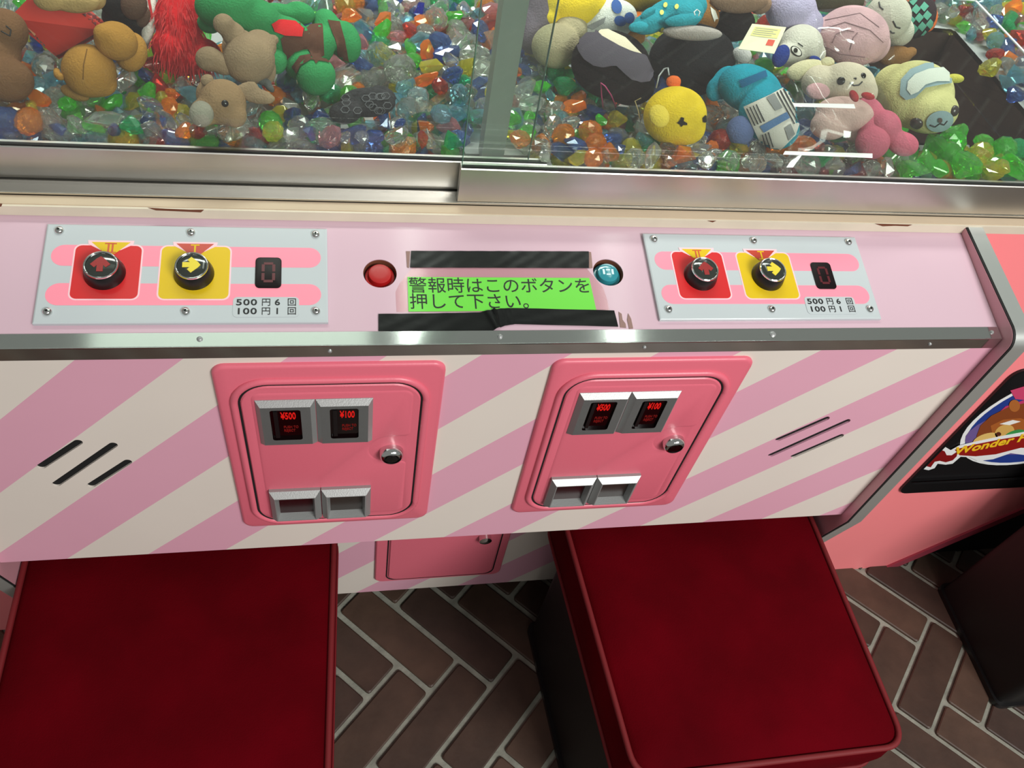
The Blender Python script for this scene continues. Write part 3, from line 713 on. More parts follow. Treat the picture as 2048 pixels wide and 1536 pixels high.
# ================================================================== STOOLS
def stool(name, corners, ztop, label, seat_m, pipe_m, base_h=0.345):
    """corners: back-left, back-right, front-right, front-left of the seat top"""
    cx = sum(c[0] for c in corners) / 4; cy = sum(c[1] for c in corners) / 4
    st = empty(name, (cx, cy, 0)); tag(st, label, 'stool', 'velvet stools pulled up to the machine')
    C = [Vector((c[0] - cx, c[1] - cy)) for c in corners]
    def outline(ins, r=0.030, n=7):
        P = []; N = 4
        for q in range(4):
            p = C[q]; a = (C[q - 1] - p).normalized(); c = (C[(q + 1) % 4] - p).normalized()
            p = p + (a + c) * ins; rr = max(0.006, r - ins * 0.5)
            s0 = p + a * rr; s1 = p + c * rr
            for k in range(n + 1):
                t = k / n; P.append(s0 * (1 - t) ** 2 + p * 2 * t * (1 - t) + s1 * t ** 2)
        return P
    b = B(); ct_ = ztop
    prof = [(0.010, ztop - 0.092), (0.003, ztop - 0.090), (0.0, ztop - 0.080), (-0.003, ztop - 0.045), (0.0, ztop - 0.012), (0.002, ztop - 0.006), (0.012, ztop + 0.001), (0.04, ztop + 0.006), (0.09, ztop + 0.009), (0.14, ztop + 0.010)]
    b.rings([[(p.x, p.y, h) for p in outline(i)] for i, h in prof], 0, True, True)
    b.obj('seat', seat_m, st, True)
    b = B(); b.tube([(p.x, p.y, ztop - 0.003) for p in outline(0.0010)], 0.0038, 8, closed=True); b.obj('piping', pipe_m, st, True)
    b = B(); b.tube([(p.x, p.y, ztop - 0.086) for p in outline(-0.0005)], 0.0030, 8, closed=True); b.obj('lower_piping', pipe_m, st, True)
    b = B(); b.rings([[(p.x, p.y, h) for p in outline(0.026)] for h in (0.012, ztop - 0.09)], 0); b.obj('base', mat('black_base', (14, 12, 12), 0.55), st, angle=40)
    b = B(); b.rings([[(p.x, p.y, h) for p in outline(0.020)] for h in (0.0022, 0.014)], 0); b.obj('foot_plate', BLACK, st, angle=40)
    return st
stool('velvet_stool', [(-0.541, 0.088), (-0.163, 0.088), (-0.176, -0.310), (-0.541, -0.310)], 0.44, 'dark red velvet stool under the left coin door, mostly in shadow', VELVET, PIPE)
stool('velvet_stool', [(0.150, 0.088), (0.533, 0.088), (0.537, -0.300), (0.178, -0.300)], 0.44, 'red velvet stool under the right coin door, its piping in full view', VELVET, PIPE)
BV = mat('black_upholstery', (16, 12, 12), 0.9)
stool('velvet_stool', [(1.02, 0.10), (1.40, 0.10), (1.40, -0.19), (1.02, -0.19)], 0.44, 'black stool standing below the printed bear emblem', BV, BV)

# ================================================================== PRIZES
FOOT = []                                        # image ellipses covered by prizes, so no gem is put under them
def pe(px, py, rx, ry, rot=0, z=0.985, rz=None):
    c = at(px, py, z); s = (c - CAM).dot(FWD) / FPX
    a = math.radians(rot); r_ = RIGHT * math.cos(a) + DOWN * math.sin(a); d_ = DOWN * math.cos(a) - RIGHT * math.sin(a)
    rz = (min(rx, ry) * 0.85 if rz is None else rz)
    A = Matrix((r_ * rx * s, d_ * ry * s, FWD * rz * s)).transposed()
    FOOT.append((px, py, rx, ry, a))
    return c, A
TMP = {}
def ico(sub=3):
    if sub not in TMP:
        bm = bmesh.new(); bmesh.ops.create_icosphere(bm, subdivisions=sub, radius=1)
        TMP[sub] = ([v.co.copy() for v in bm.verts], [tuple(v.index for v in f.verts) for f in bm.faces]); bm.free()
    return TMP[sub]
def blob(name, ells, m_, parent, vox=0.0022, smooth=6):
    b = B(); vs, fs = ico(3)
    for c, A in ells: b.add([c + A @ v for v in vs], fs)
    inv = parent.matrix_basis.inverted() if parent else Matrix.Identity(4)
    b.v = [tuple(inv @ Vector(v)) for v in b.v]
    o = b.obj(name, m_, parent, True)
    if len(ells) > 1:
        r = o.modifiers.new('r', 'REMESH'); r.mode = 'VOXEL'; r.voxel_size = vox; r.use_smooth_shade = True
        s = o.modifiers.new('s', 'SMOOTH'); s.iterations = smooth; s.factor = 0.5
        dg = bpy.context.evaluated_depsgraph_get(); me = D.meshes.new_from_object(o.evaluated_get(dg)); o.modifiers.clear(); old = o.data; o.data = me; me.name = name; D.meshes.remove(old)
        me.materials.clear(); me.materials.append(m_); me.polygons.foreach_set('use_smooth', [True] * len(me.polygons))
    return o
def prize(name, px, py, label, cat='plush toy', z=0.95):
    p = at(px, py, z); o = empty(name, p); tag(o, label, cat); return o
def bvh_of(objs):
    V = []; F = []
    for o in objs:
        T = (o.parent.matrix_basis if o.parent else Matrix.Identity(4)); n = len(V)
        V += [T @ v.co for v in o.data.vertices]; F += [tuple(i + n for i in p.vertices) for p in o.data.polygons]
    return BVHTree.FromPolygons(V, F)
def decal(name, objs, poly, m_, parent, off=0.0009, step=7):
    """thin felt or print patch lying on the surface of a plush"""
    t = bvh_of(objs); P = []
    n = len(poly)
    for i in range(n):
        a = Vector(poly[i]); c = Vector(poly[(i + 1) % n]); k = max(1, int((c - a).length / step))
        for q in range(k): P.append(a + (c - a) * q / k)
    ed = [(i, (i + 1) % len(P)) for i in range(len(P))]
    xs = [p.x for p in P]; ys = [p.y for p in P]; G = []
    x = min(xs) + step / 2
    while x < max(xs):
        y = min(ys) + step / 2
        while y < max(ys): G.append(Vector((x, y))); y += step
        x += step
    vs, es, fs, *_ = delaunay_2d_cdt(P + G, ed, [], 1, 1e-5)
    def inside(p):
        c = False; j = len(P) - 1
        for i in range(len(P)):
            if (P[i].y > p[1]) != (P[j].y > p[1]) and p[0] < (P[j].x - P[i].x) * (p[1] - P[i].y) / (P[j].y - P[i].y) + P[i].x: c = not c
            j = i
        return c
    inv = parent.matrix_basis.inverted(); H = []
    for p in vs:
        v = ray(p.x, p.y).normalized(); h = t.ray_cast(CAM, v)
        H.append(None if h[0] is None else (inv @ (h[0] - v * off * 0.4 + h[1] * (off if h[1].dot(v) < 0 else -off)), inv @ h[0]))
    b = B(); F = []
    for f in fs:
        if any(H[i] is None for i in f): continue
        c = (sum(vs[i].x for i in f) / len(f), sum(vs[i].y for i in f) / len(f))
        if inside(c): F.append(tuple(f))
    if not F: return None
    use = sorted({i for f in F for i in f}); mp = {k: i for i, k in enumerate(use)}
    b.add([H[i][0] for i in use], [tuple(mp[i] for i in f) for f in F])
    return b.obj(name, m_, parent, True)
def bead(name, px, py, r, objs, m_, parent, flat=0.6):
    v = ray(px, py).normalized(); h = bvh_of(objs).ray_cast(CAM, v)
    if h[0] is None: return
    s = (h[0] - CAM).dot(FWD) / FPX * r; n = h[1] if h[1].dot(v) < 0 else -h[1]
    q = n.to_track_quat('Z', 'Y').to_matrix() @ Matrix.Diagonal((s, s, s * flat))
    b = B().sphere(parent.matrix_basis.inverted() @ h[0], q, 14, 8); return b.obj(name, m_, parent, True)
def stitch(name, objs, pts, r, m_, parent):
    t = bvh_of(objs); inv = parent.matrix_basis.inverted(); P = []
    for i in range(len(pts) - 1):
        for q in range(6):
            x = pts[i][0] + (pts[i + 1][0] - pts[i][0]) * q / 6; y = pts[i][1] + (pts[i + 1][1] - pts[i][1]) * q / 6
            v = ray(x, y).normalized(); h = t.ray_cast(CAM, v)
            if h[0] is not None: P.append(inv @ (h[0] - v * 0.0004))
    if len(P) > 2:
        b = B().tube(P, r, 6); return b.obj(name, m_, parent, True)
def thread(name, pts, r, m_, parent):
    inv = parent.matrix_basis.inverted(); b = B().tube([inv @ at(x, y, z) for x, y, z in pts], r, 6); return b.obj(name, m_, parent, True)
F_ = lambda n, rgb: mat('felt_' + n, rgb, 0.9, bump=0.3, bscale=900, spec=0.1)
EYE = mat('black_bead_eye', (14, 12, 12), 0.15)

# ---- behind the left pane
p = prize('plush_toy', 20, 130, 'dark brown plush toy cut off by the left picture edge')
B1 = blob('body', [pe(8, 62, 46, 44, 0, 1.0), pe(14, 160, 52, 44, 0, 0.975), pe(0, 110, 40, 40, 0, 0.985)], plush_mat('darkbrown', (118, 84, 58)), p)
stitch('seam', [B1], [(2, 62), (20, 72), (22, 60), (10, 50)], 0.0006, INK, p)
# red packaged box
p = prize('prize_box', 100, 60, 'red cardboard prize box leaning behind the tan puppy plush', 'box', 0.96)
A0 = at(18, 36, 1.0); A1 = at(118, 118, 0.968); A2 = at(215, 62, 1.0); A3 = at(92, -40, 1.03)
inv = p.matrix_basis.inverted(); nrm = (A1 - A0).cross(A3 - A0).normalized()
if nrm.z > 0: nrm = -nrm
b = B(); q = [A0, A1, A2, A3]; b.add([inv @ v for v in q] + [inv @ (v + nrm * 0.03) for v in q], [(0, 1, 2, 3), (7, 6, 5, 4), (0, 4, 5, 1), (1, 5, 6, 2), (2, 6, 7, 3), (3, 7, 4, 0)])
bx = b.obj('carton', mat('red_card', (196, 54, 44), 0.4), p)
decal('darker_side', [bx], [(112, 112), (160, 80), (150, 30), (215, 20), (212, 62), (118, 116)], mat('maroon_card', (104, 28, 28), 0.4), p, 0.0006)  # maroon patch makes this side of the carton darker
decal('printed_edge', [bx], [(22, 34), (40, 44), (62, 60), (80, 80), (116, 112), (112, 116), (60, 76), (24, 46)], mat('dark_print', (96, 60, 50), 0.4), p, 0.0008)
decal('printed_figure', [bx], [(48, 44), (60, 48), (74, 66), (70, 72), (60, 60)], mat('tan_print', (196, 130, 96), 0.4), p, 0.0011)
p = prize('plush_toy', 150, 5, 'tan plush cushion lying across the red box', z=1.0)
blob('body', [pe(100, 0, 34, 22, 0, 1.035), pe(150, 4, 50, 22, 3, 1.035), pe(188, -4, 24, 24, 0, 1.035)], plush_mat('tan', (178, 148, 98)), p)
p = prize('plush_toy', 255, 40, 'black and dark brown plush toy behind the tan puppy plush')
B1 = blob('body', [pe(248, 34, 44, 34, 0, 0.995), pe(232, 12, 30, 24, 0, 1.01), pe(270, 60, 28, 26, 0, 0.98)], plush_mat('black', (26, 22, 24)), p)
blob('hood', [pe(268, 10, 26, 30, 20, 1.015), pe(285, 32, 16, 24, 10, 1.0)], plush_mat('umber', (92, 68, 56)), p)
p = prize('plush_toy', 292, 70, 'white plush toy with red stripes beside the red shaggy plush')
B1 = blob('body', [pe(298, 40, 16, 50, 8, 0.99), pe(286, 80, 16, 26, 10, 0.97)], plush_mat('white', (206, 198, 190)), p)
decal('red_stripe', [B1], [(296, 0), (301, 0), (306, 36), (302, 40)], F_('red', (170, 40, 44)), p); decal('red_stripe', [B1], [(288, 4), (292, 2), (300, 44), (296, 46)], F_('red', (170, 40, 44)), p)
p = prize('plush_toy', 200, 130, 'tan puppy plush seen from behind with a stubby tail')
TN = plush_mat('puppy', (172, 124, 58))
B1 = blob('body', [pe(178, 142, 52, 52, 0, 0.985, 46), pe(200, 168, 34, 26, 0, 0.975)], TN, p)
blob('head', [pe(232, 82, 44, 38, 20, 1.01), pe(262, 104, 32, 40, 10, 0.99), pe(205, 66, 18, 20, 30, 1.02)], TN, p)
blob('tail', [pe(114, 146, 9, 14, -15, 0.985), pe(121, 154, 10, 9, 0, 0.985)], TN, p)
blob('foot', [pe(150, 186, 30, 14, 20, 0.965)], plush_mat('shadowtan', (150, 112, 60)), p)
stitch('seam', [B1], [(174, 98), (167, 130), (166, 165)], 0.0004, F_('seam', (120, 84, 40)), p)
# red shaggy plush
p = prize('plush_toy', 370, 90, 'red shaggy plush toy behind the taupe bunny')
B1 = blob('body', [pe(358, 40, 48, 66, 0, 0.992, 36), pe(345, 95, 42, 40, 10, 0.975, 32), pe(398, 112, 46, 36, -10, 0.968, 28), pe(372, 128, 46, 24, 0, 0.965)], mat('red_shag', (200, 26, 34), 0.9, bump=0.9, bscale=180, var=0.35, vscale=60, sheen=0.4, spec=0.1), p)
rng = random.Random(3); t = bvh_of([B1]); b = B(); inv = p.matrix_basis.inverted()
for q in range(420):
    x = rng.uniform(300, 460); y = rng.uniform(-10, 150); v = ray(x, y).normalized(); h = t.ray_cast(CAM, v)
    if h[0] is None: continue
    g = (Vector((rng.uniform(-.3, .3), -0.5, -1)) + h[1] * 0.5).normalized(); L_ = rng.uniform(0.008, 0.018)
    b.tube([inv @ (h[0] + g * L_ * s + h[1] * 0.0012 * math.sin(s * 3)) for s in (0, 0.5, 1)], [0.0007, 0.0005, 0.0001], 4)
tag(b.obj('fur', mat('red_fur', (196, 30, 36), 0.7, sheen=0.3), p), kind='stuff')
# green plush
p = prize('plush_toy', 570, 90, 'green plush toy with brown bands lying on its back')
GR = plush_mat('green', (52, 142, 84)); BR = F_('brown', (92, 60, 46))
B1 = blob('body', [pe(455, 14, 66, 44, 0, 1.02, 40), pe(515, 40, 50, 40, 15, 1.01, 40), pe(570, 78, 58, 44, 20, 0.995, 40), pe(420, 45, 26, 22, 0, 1.0)], GR, p)
A1_ = blob('arm', [pe(560, 24, 44, 17, 10, 1.0), pe(600, 26, 32, 22, 15, 1.0)], GR, p)
A2_ = blob('leg', [pe(655, 62, 30, 44, -12, 0.985, 34), pe(692, 84, 30, 42, -14, 0.98, 32), pe(630, 90, 40, 40, 0, 0.985)], GR, p)
A3_ = blob('leg', [pe(632, 152, 40, 38, -25, 0.985, 36), pe(602, 128, 34, 32, -20, 0.98, 32), pe(580, 105, 40, 34, 0, 0.98)], GR, p)
blob('hand', [pe(555, 122, 20, 26, 10, 0.985)], GR, p)
decal('belly_band', [B1, A2_, A3_], [(562, 78), (600, 46), (645, 48), (648, 110), (632, 128), (615, 98), (590, 106), (572, 124)], BR, p)
decal('leg_band', [A2_], [(655, 40), (680, 44), (690, 80), (698, 124), (680, 128), (672, 88)], BR, p)
decal('leg_band', [A3_], [(584, 134), (600, 112), (634, 106), (664, 128), (650, 124), (622, 120), (602, 132), (594, 148)], BR, p)
decal('collar', [B1], [(542, 48), (556, 40), (590, 44), (606, 58), (603, 74), (570, 72), (550, 64)], F_('brightred', (204, 38, 42)), p, 0.0016)
# taupe bunny
p = prize('plush_toy', 470, 150, 'taupe bunny plush toppled head-down in front of the green plush')
TP = plush_mat('taupe', (152, 128, 102))
B1 = blob('body', [pe(498, 118, 52, 50, 0, 1.005, 42), pe(520, 90, 34, 30, 20, 1.01), pe(480, 95, 36, 36, 0, 1.0), pe(545, 80, 14, 12, 0, 1.01), pe(535, 140, 18, 30, 0, 0.99)], TP, p)
blob('leg', [pe(447, 48, 22, 21, 0, 1.03), pe(468, 70, 24, 30, -38, 1.02), pe(490, 95, 26, 30, -38, 1.01)], TP, p)
blob('leg', [pe(418, 118, 28, 25, 0, 1.005), pe(446, 128, 30, 22, 15, 1.0)], TP, p)
H1 = blob('head', [pe(446, 205, 46, 46, 0, 0.985, 40), pe(420, 190, 28, 34, 0, 0.985), pe(408, 225, 28, 28, 0, 0.98), pe(470, 230, 24, 26, 0, 0.98)], plush_mat('taupe2', (154, 124, 92)), p)
blob('ear', [pe(514, 192, 40, 17, 12, 0.992, 8), pe(494, 178, 26, 16, -15, 0.995, 8)], TP, p)
blob('ear', [pe(414, 160, 13, 11, -25, 1.0)], TP, p)
blob('muzzle', [pe(403, 228, 24, 26, 0, 0.985, 20)], plush_mat('greymuzzle', (146, 142, 128)), p)
blob('scarf', [pe(525, 162, 22, 10, 20, 0.992, 9), pe(540, 176, 14, 8, 40, 0.99, 8)], plush_mat('slate', (96, 98, 96)), p)
bead('eye', 450, 207, 7, [H1], EYE, p)
# lace cloth
p = prize('lace_pouch', 730, 210, 'small black lace pouch half buried in the gems', 'pouch')
LC = mat('black_lace', (38, 38, 42), 0.9, bump=1.0, bscale=300, var=0.6, vscale=160)
B1 = blob('body', [pe(735, 205, 58, 30, 0, 0.968, 20), pe(765, 190, 30, 18, 20, 0.97, 14), pe(690, 225, 34, 24, 0, 0.965, 14)], LC, p)
GY = mat('lace_thread', (92, 92, 96), 0.8); rng = random.Random(5)
for q in range(14):
    x = 690 + rng.random() * 90; y = 188 + rng.random() * 36
    stitch('lace_loop', [B1], [(x + 9 * math.cos(a * PI / 3), y + 7 * math.sin(a * PI / 3)) for a in range(7)], 0.0005, GY, p)

# ---- behind the right pane
def simple(label, ells, m_, z=0.95, pos=None, name='plush_toy'):
    pp = pos or (ells[0][0], ells[0][1]); p = prize(name, pp[0], pp[1], label, z=z)
    return p, blob('body', [pe(*e) for e in ells], m_, p)
simple('grey-purple plush toy beside the window mullion', [(1080, 20, 30, 60, 5, 1.0), (1062, 60, 26, 50, 0, 0.985)], plush_mat('greypurple', (104, 90, 104)))
simple('dusty cream plush toy under the round lemon yellow plush', [(1112, 92, 50, 44, 0, 0.985), (1140, 60, 36, 40, 0, 0.99)], plush_mat('dustycream', (166, 154, 124)))
p, B1 = simple('round lemon yellow plush toy against the top picture edge', [(1148, 6, 66, 50, -8, 1.01), (1105, 34, 22, 14, -10, 1.0)], plush_mat('lemon', (244, 208, 52)))
p, B1 = simple('white plush toy with dark blue spots next to the lemon yellow plush', [(1218, 40, 58, 40, -10, 1.0), (1180, 62, 30, 22, 0, 0.99)], plush_mat('spotwhite', (212, 212, 206)))
for e in (ellp(1233, 14, 10, 14, -15), ellp(1240, 42, 12, 10, 20), ellp(1258, 36, 10, 11), ellp(1196, 14, 6, 9)): decal('spot', [B1], e, F_('blue', (56, 88, 148)), p)
decal('grey_patch', [B1], [(1172, 54), (1212, 34), (1208, 46), (1186, 60)], F_('grey', (140, 140, 140)), p)
p, B1 = simple('small ochre plush toy under the teal spotted plush', [(1262, 58, 34, 20, 0, 0.985), (1272, 76, 20, 14, 0, 0.98)], plush_mat('ochre', (176, 122, 60)))
p, B1 = simple('olive gold plush toy behind the teal spotted plush', [(1280, -4, 50, 26, 0, 1.02)], plush_mat('olivegold', (140, 118, 46)))
p, B1 = simple('brown and white plush toy behind the tip of the teal spotted plush', [(1405, 34, 34, 34, 10, 1.005), (1385, 40, 30, 26, 0, 1.0)], plush_mat('caramel', (140, 96, 52)))
decal('white_edge', [B1], [(1420, 14), (1430, 22), (1438, 46), (1428, 44), (1422, 26)], F_('white', (214, 208, 200)), p)
p = prize('plush_toy', 1345, 32, 'teal plush toy with pale yellow spots lying on the black plush')
TL = plush_mat('teal', (46, 150, 166))
B1 = blob('body', [pe(1350, 30, 60, 34, -8, 1.03, 30), pe(1300, 46, 38, 22, -15, 1.025), pe(1385, 12, 30, 26, 0, 1.03)], TL, p)
blob('fin', [pe(1366, 40, 38, 12, -8, 1.04, 9)], TL, p); blob('fin', [pe(1277, 54, 20, 11, -5, 1.03, 8)], TL, p); blob('fin', [pe(1296, 26, 18, 8, -35, 1.035, 7)], TL, p)
for x, y in ((1331, 11), (1353, 14), (1323, 26), (1324, 59)): decal('spot', [B1], ellp(x, y, 4, 5, 20), F_('paleyellow', (226, 222, 120)), p, 0.0012, 3)
thread('loop', [(1390, 30, 1.055), (1388, 24, 1.055), (1394, 19, 1.055), (1400, 24, 1.055), (1397, 32, 1.052)], 0.0006, mat('white_cord', (235, 238, 238), 0.6), p)
p = prize('plush_toy', 1385, 120, 'large black plush toy behind the yellow chick')
B1 = blob('body', [pe(1384, 120, 88, 72, 0, 0.978, 46), pe(1424, 110, 44, 46, 0, 0.978)], plush_mat('black2', (30, 30, 33)), p)
blob('hood', [pe(1385, 66, 60, 14, 3, 1.03, 16)], plush_mat('palehood', (170, 160, 156)), p)
blob('paw', [pe(1484, 110, 20, 16, 25, 0.995)], plush_mat('pawgrey', (188, 184, 182)), p)
p = prize('plush_toy', 1225, 140, 'black plush toy with a scalloped dark grey felt hood and cream face')
B1 = blob('body', [pe(1222, 130, 82, 68, 15, 0.992, 44), pe(1254, 165, 58, 44, 20, 0.982, 34)], plush_mat('black', (26, 22, 24)), p)
decal('face', [B1], [(1188, 62), (1216, 60), (1250, 76), (1286, 112), (1270, 110), (1250, 104), (1222, 86), (1200, 76)], F_('cream', (222, 208, 184)), p, 0.0012)
decal('felt_hood', [B1], [(1144, 74), (1160, 62), (1188, 60), (1204, 76), (1222, 86), (1236, 94), (1258, 104), (1286, 112), (1290, 116), (1308, 158), (1296, 164), (1280, 166), (1262, 160), (1246, 146), (1232, 133), (1222, 133), (1206, 136), (1188, 132), (1170, 120), (1160, 104), (1154, 84)], F_('charcoal', (84, 78, 88)), p, 0.0035)
thread('pink_thread', [(1206, 214, 0.965), (1203, 190, 0.985), (1202, 166, 1.0), (1210, 172, 1.0), (1222, 190, 0.985), (1232, 214, 0.965)], 0.0007, mat('pink_cord', (176, 60, 110), 0.6), p)
# yellow chick
p = prize('plush_toy', 1350, 235, 'round yellow chick plush with an orange beak lying face up')
YL = plush_mat('yellow', (228, 194, 40))
B1 = blob('body', [pe(1350, 232, 64, 58, 0, 0.983, 50), pe(1360, 246, 54, 42, 25, 0.978)], YL, p)
blob('beak', [pe(1347, 163, 17, 13, 0, 1.005, 10), pe(1350, 172, 12, 8, 0, 1.0)], plush_mat('beak', (222, 104, 48)), p)
blob('wing', [pe(1318, 232, 20, 24, -30, 1.002, 10)], plush_mat('wing', (236, 206, 78)), p)
for e in ([(1354, 246), (1360, 240), (1362, 234), (1368, 236), (1367, 242), (1374, 246), (1374, 250), (1366, 250), (1362, 254), (1360, 249)], [(1404, 236), (1410, 230), (1414, 236), (1420, 240), (1412, 246), (1405, 244)], [(1306, 188), (1314, 182), (1322, 180), (1312, 188)]): decal('black_patch', [B1], e, F_('black', (34, 34, 28)), p, 0.0009, 3)
thread('bead_chain', [(1312, 176, 1.0), (1318, 152, 1.01), (1328, 138, 1.01), (1336, 136, 1.01), (1338, 150, 1.01)], 0.0009, STEEL, p)
thread('loop', [(1282, 196, 0.985), (1270, 202, 0.98), (1276, 220, 0.975), (1280, 238, 0.972)], 0.0006, mat('tan_cord', (170, 150, 96), 0.7), p)
# teal and white plush
p = prize('plush_toy', 1510, 210, 'teal and white plush toy with printed stripes beside the yellow chick')
TL2 = plush_mat('teal2', (30, 146, 168))
B1 = blob('body', [pe(1500, 178, 66, 46, 20, 0.992, 44), pe(1535, 225, 58, 56, 20, 0.985, 44), pe(1555, 258, 44, 40, 20, 0.975, 36)], TL2, p)
blob('wing', [pe(1450, 165, 26, 36, 30, 0.985, 18), pe(1432, 178, 20, 26, 20, 0.98, 14)], TL2, p)
blob('foot', [pe(1480, 262, 28, 30, 0, 0.97, 22)], plush_mat('slateblue', (86, 100, 140)), p)
decal('white_print', [B1], [(1488, 214), (1540, 190), (1584, 166), (1596, 190), (1604, 230), (1590, 270), (1556, 304), (1530, 302), (1510, 262)], F_('white', (214, 214, 212)), p)
ST = F_('darkgrey', (60, 62, 66))
for k in range(4):
    x = 1494 + k * 6; y = 218 - k * 2.6; decal('printed_line', [B1], [(x, y), (x + 2, y - 1), (x + 18, y + 32), (x + 16, y + 33)], ST, p, 0.0016, 4)
for k in range(4):
    x = 1552 + k * 6.2; y = 186 - k * 3; decal('printed_line', [B1], [(x, y), (x + 2, y - 1), (x + 36, y + 62), (x + 34, y + 63)], ST, p, 0.0016, 4)
for k in range(3):
    x = 1524 + k * 6; y = 268 - k * 2; decal('printed_line', [B1], [(x, y), (x + 2, y - 1), (x + 12, y + 28), (x + 10, y + 29)], ST, p, 0.0016, 4)
decal('printed_window', [B1], [(1532, 196), (1548, 188), (1564, 216), (1550, 222)], F_('grey', (140, 140, 140)), p, 0.0016, 4)
decal('printed_window', [B1], [(1520, 252), (1572, 224), (1578, 236), (1528, 264)], F_('steelblue', (92, 126, 172)), p, 0.0016, 4)
decal('printed_window', [B1], [(1568, 256), (1580, 248), (1588, 268), (1576, 280)], F_('grey', (140, 140, 140)), p, 0.0016, 4)
decal('blue_band', [B1], [(1478, 162), (1530, 142), (1534, 154), (1484, 176)], F_('navyteal', (30, 92, 130)), p, 0.0014, 5)
# white plush with an eye and its tag
p = prize('plush_toy', 1600, 100, 'white plush toy with one printed eye beside a paper tag')
B1 = blob('body', [pe(1602, 92, 44, 42, 10, 1.0, 34), pe(1580, 110, 32, 24, 0, 0.995), pe(1628, 108, 24, 22, 0, 0.995)], plush_mat('offwhite', (208, 202, 190)), p)
decal('eye_outline', [B1], ellp(1592, 103, 13, 8, 40), F_('black', (34, 34, 28)), p, 0.0009, 3); decal('eye_white', [B1], ellp(1592, 103, 10.5, 6, 40), F_('white', (214, 214, 212)), p, 0.0014, 3); decal('pupil', [B1], ellp(1590, 102, 4, 4.5), F_('black', (34, 34, 28)), p, 0.0019, 2)
stitch('brow', [B1], [(1596, 86), (1608, 94)], 0.0006, INK, p)
blob('blue_ear', [pe(1562, 112, 16, 24, 25, 1.005, 10)], plush_mat('royalblue', (38, 58, 130)), p); blob('blue_ear', [pe(1630, 120, 12, 8, 20, 1.0, 6)], plush_mat('royalblue', (38, 58, 130)), p)
p = prize('paper_tag', 1520, 76, 'yellowish printed paper tag lying on the white plush with one eye', 'tag', 1.02)
inv = p.matrix_basis.inverted(); Q = [at(1504, 48, 1.04), at(1572, 55, 1.04), at(1548, 108, 1.025), at(1476, 98, 1.025)]
nn = (Q[1] - Q[0]).cross(Q[3] - Q[0]).normalized(); nn = nn if nn.z > 0 else -nn
def quadplate(nm, Q, t0, t1, m_, par):
    b = B(); b.add([inv @ (v + nn * t0) for v in Q] + [inv @ (v + nn * t1) for v in Q], [(0, 1, 2, 3), (7, 6, 5, 4), (0, 4, 5, 1), (1, 5, 6, 2), (2, 6, 7, 3), (3, 7, 4, 0)]); return b.obj(nm, m_, par)
quadplate('card', Q, 0, 0.0006, mat('tag_card', (226, 220, 190), 0.4), p)
def tq(u0, u1, v0, v1):
    f = lambda u, v: (Q[0] * (1 - u) + Q[1] * u) * (1 - v) + (Q[3] * (1 - u) + Q[2] * u) * v
    return [f(u0, v0), f(u1, v0), f(u1, v1), f(u0, v1)]
quadplate('printed_panel', tq(0.12, 0.88, 0.10, 0.45), 0.0006, 0.0008, mat('tag_yellow_print', (222, 212, 140), 0.4), p)
for k in range(4): quadplate('printed_rule', tq(0.16, 0.8 - 0.1 * (k % 2), 0.14 + 0.075 * k, 0.165 + 0.075 * k), 0.0008, 0.0009, mat('tag_grey_print', (160, 156, 140), 0.4), p)
quadplate('printed_mark', tq(0.66, 0.86, 0.52, 0.74), 0.0006, 0.0009, mat('tag_red_print', (214, 74, 52), 0.4), p)
simple('lavender plush toy behind the paper tag', [(1582, 20, 52, 46, 20, 1.02), (1612, 52, 34, 36, 40, 1.01), (1628, 70, 24, 22, 30, 1.0)], plush_mat('lavender', (176, 166, 196)))
simple('tan and brown plush toy at the top edge above the black plush', [(1478, 0, 60, 26, 0, 1.03), (1520, 8, 24, 20, 0, 1.025)], plush_mat('mauvetan', (146, 116, 96)))
simple('small black round plush toy at the upper end of the paper tag', [(1468, 48, 42, 34, 0, 1.0)], plush_mat('black3', (36, 32, 34)))
simple('olive drab plush toy behind the round pink plush', [(1660, -2, 50, 26, 5, 1.03), (1690, 4, 40, 20, 0, 1.03)], plush_mat('olive', (66, 64, 48)))
p, B1 = simple('round pale pink plush toy in a clear plastic wrapper', [(1706, 72, 72, 58, 12, 1.01, 48), (1740, 90, 40, 36, 0, 1.0), (1650, 60, 22, 26, 0, 1.01)], plush_mat('pink', (212, 170, 176)))
for a in ([(1664, 86), (1672, 68), (1692, 60), (1712, 64)], [(1700, 100), (1706, 76), (1718, 62)], [(1640, 60), (1690, 44), (1740, 60), (1772, 90)], [(1632, 84), (1680, 108), (1740, 116)], [(1650, 40), (1720, 26), (1766, 60)]): stitch('seam', [B1], a, 0.0005, F_('duskpink', (150, 116, 124)), p)
p, B1 = simple('pale grey plush toy with closed sleepy eyes behind the pink plush', [(1776, 34, 46, 44, 30, 1.02, 36), (1796, 62, 32, 30, 30, 1.005)], plush_mat('palegrey', (188, 184, 170)))
for a in ([(1786, 42), (1792, 54), (1802, 57)], [(1780, 62), (1784, 66), (1790, 66)], [(1758, 4), (1760, 14), (1768, 20)]): stitch('closed_eye', [B1], a, 0.0009, INK, p)
p, B1 = simple('small plush toy in green and black checks by the chute', [(1836, 34, 34, 44, 25, 1.0, 24)], plush_mat('checkblack', (44, 34, 38)))
k = 0
for i in range(-3, 4):
    for j in range(-4, 5):
        if (i + j) % 2: continue
        cx, cy = 1838 + i * 12 * 0.9 - j * 5, 36 + j * 11 + i * 6
        if ((cx - 1838) / 27) ** 2 + ((cy - 36) / 38) ** 2 < 1: decal('check', [B1], [(cx, cy - 10), (cx + 9, cy - 1), (cx, cy + 10), (cx - 9, cy + 1)], F_('mint', (86, 150, 130)), p, 0.0009, 4)
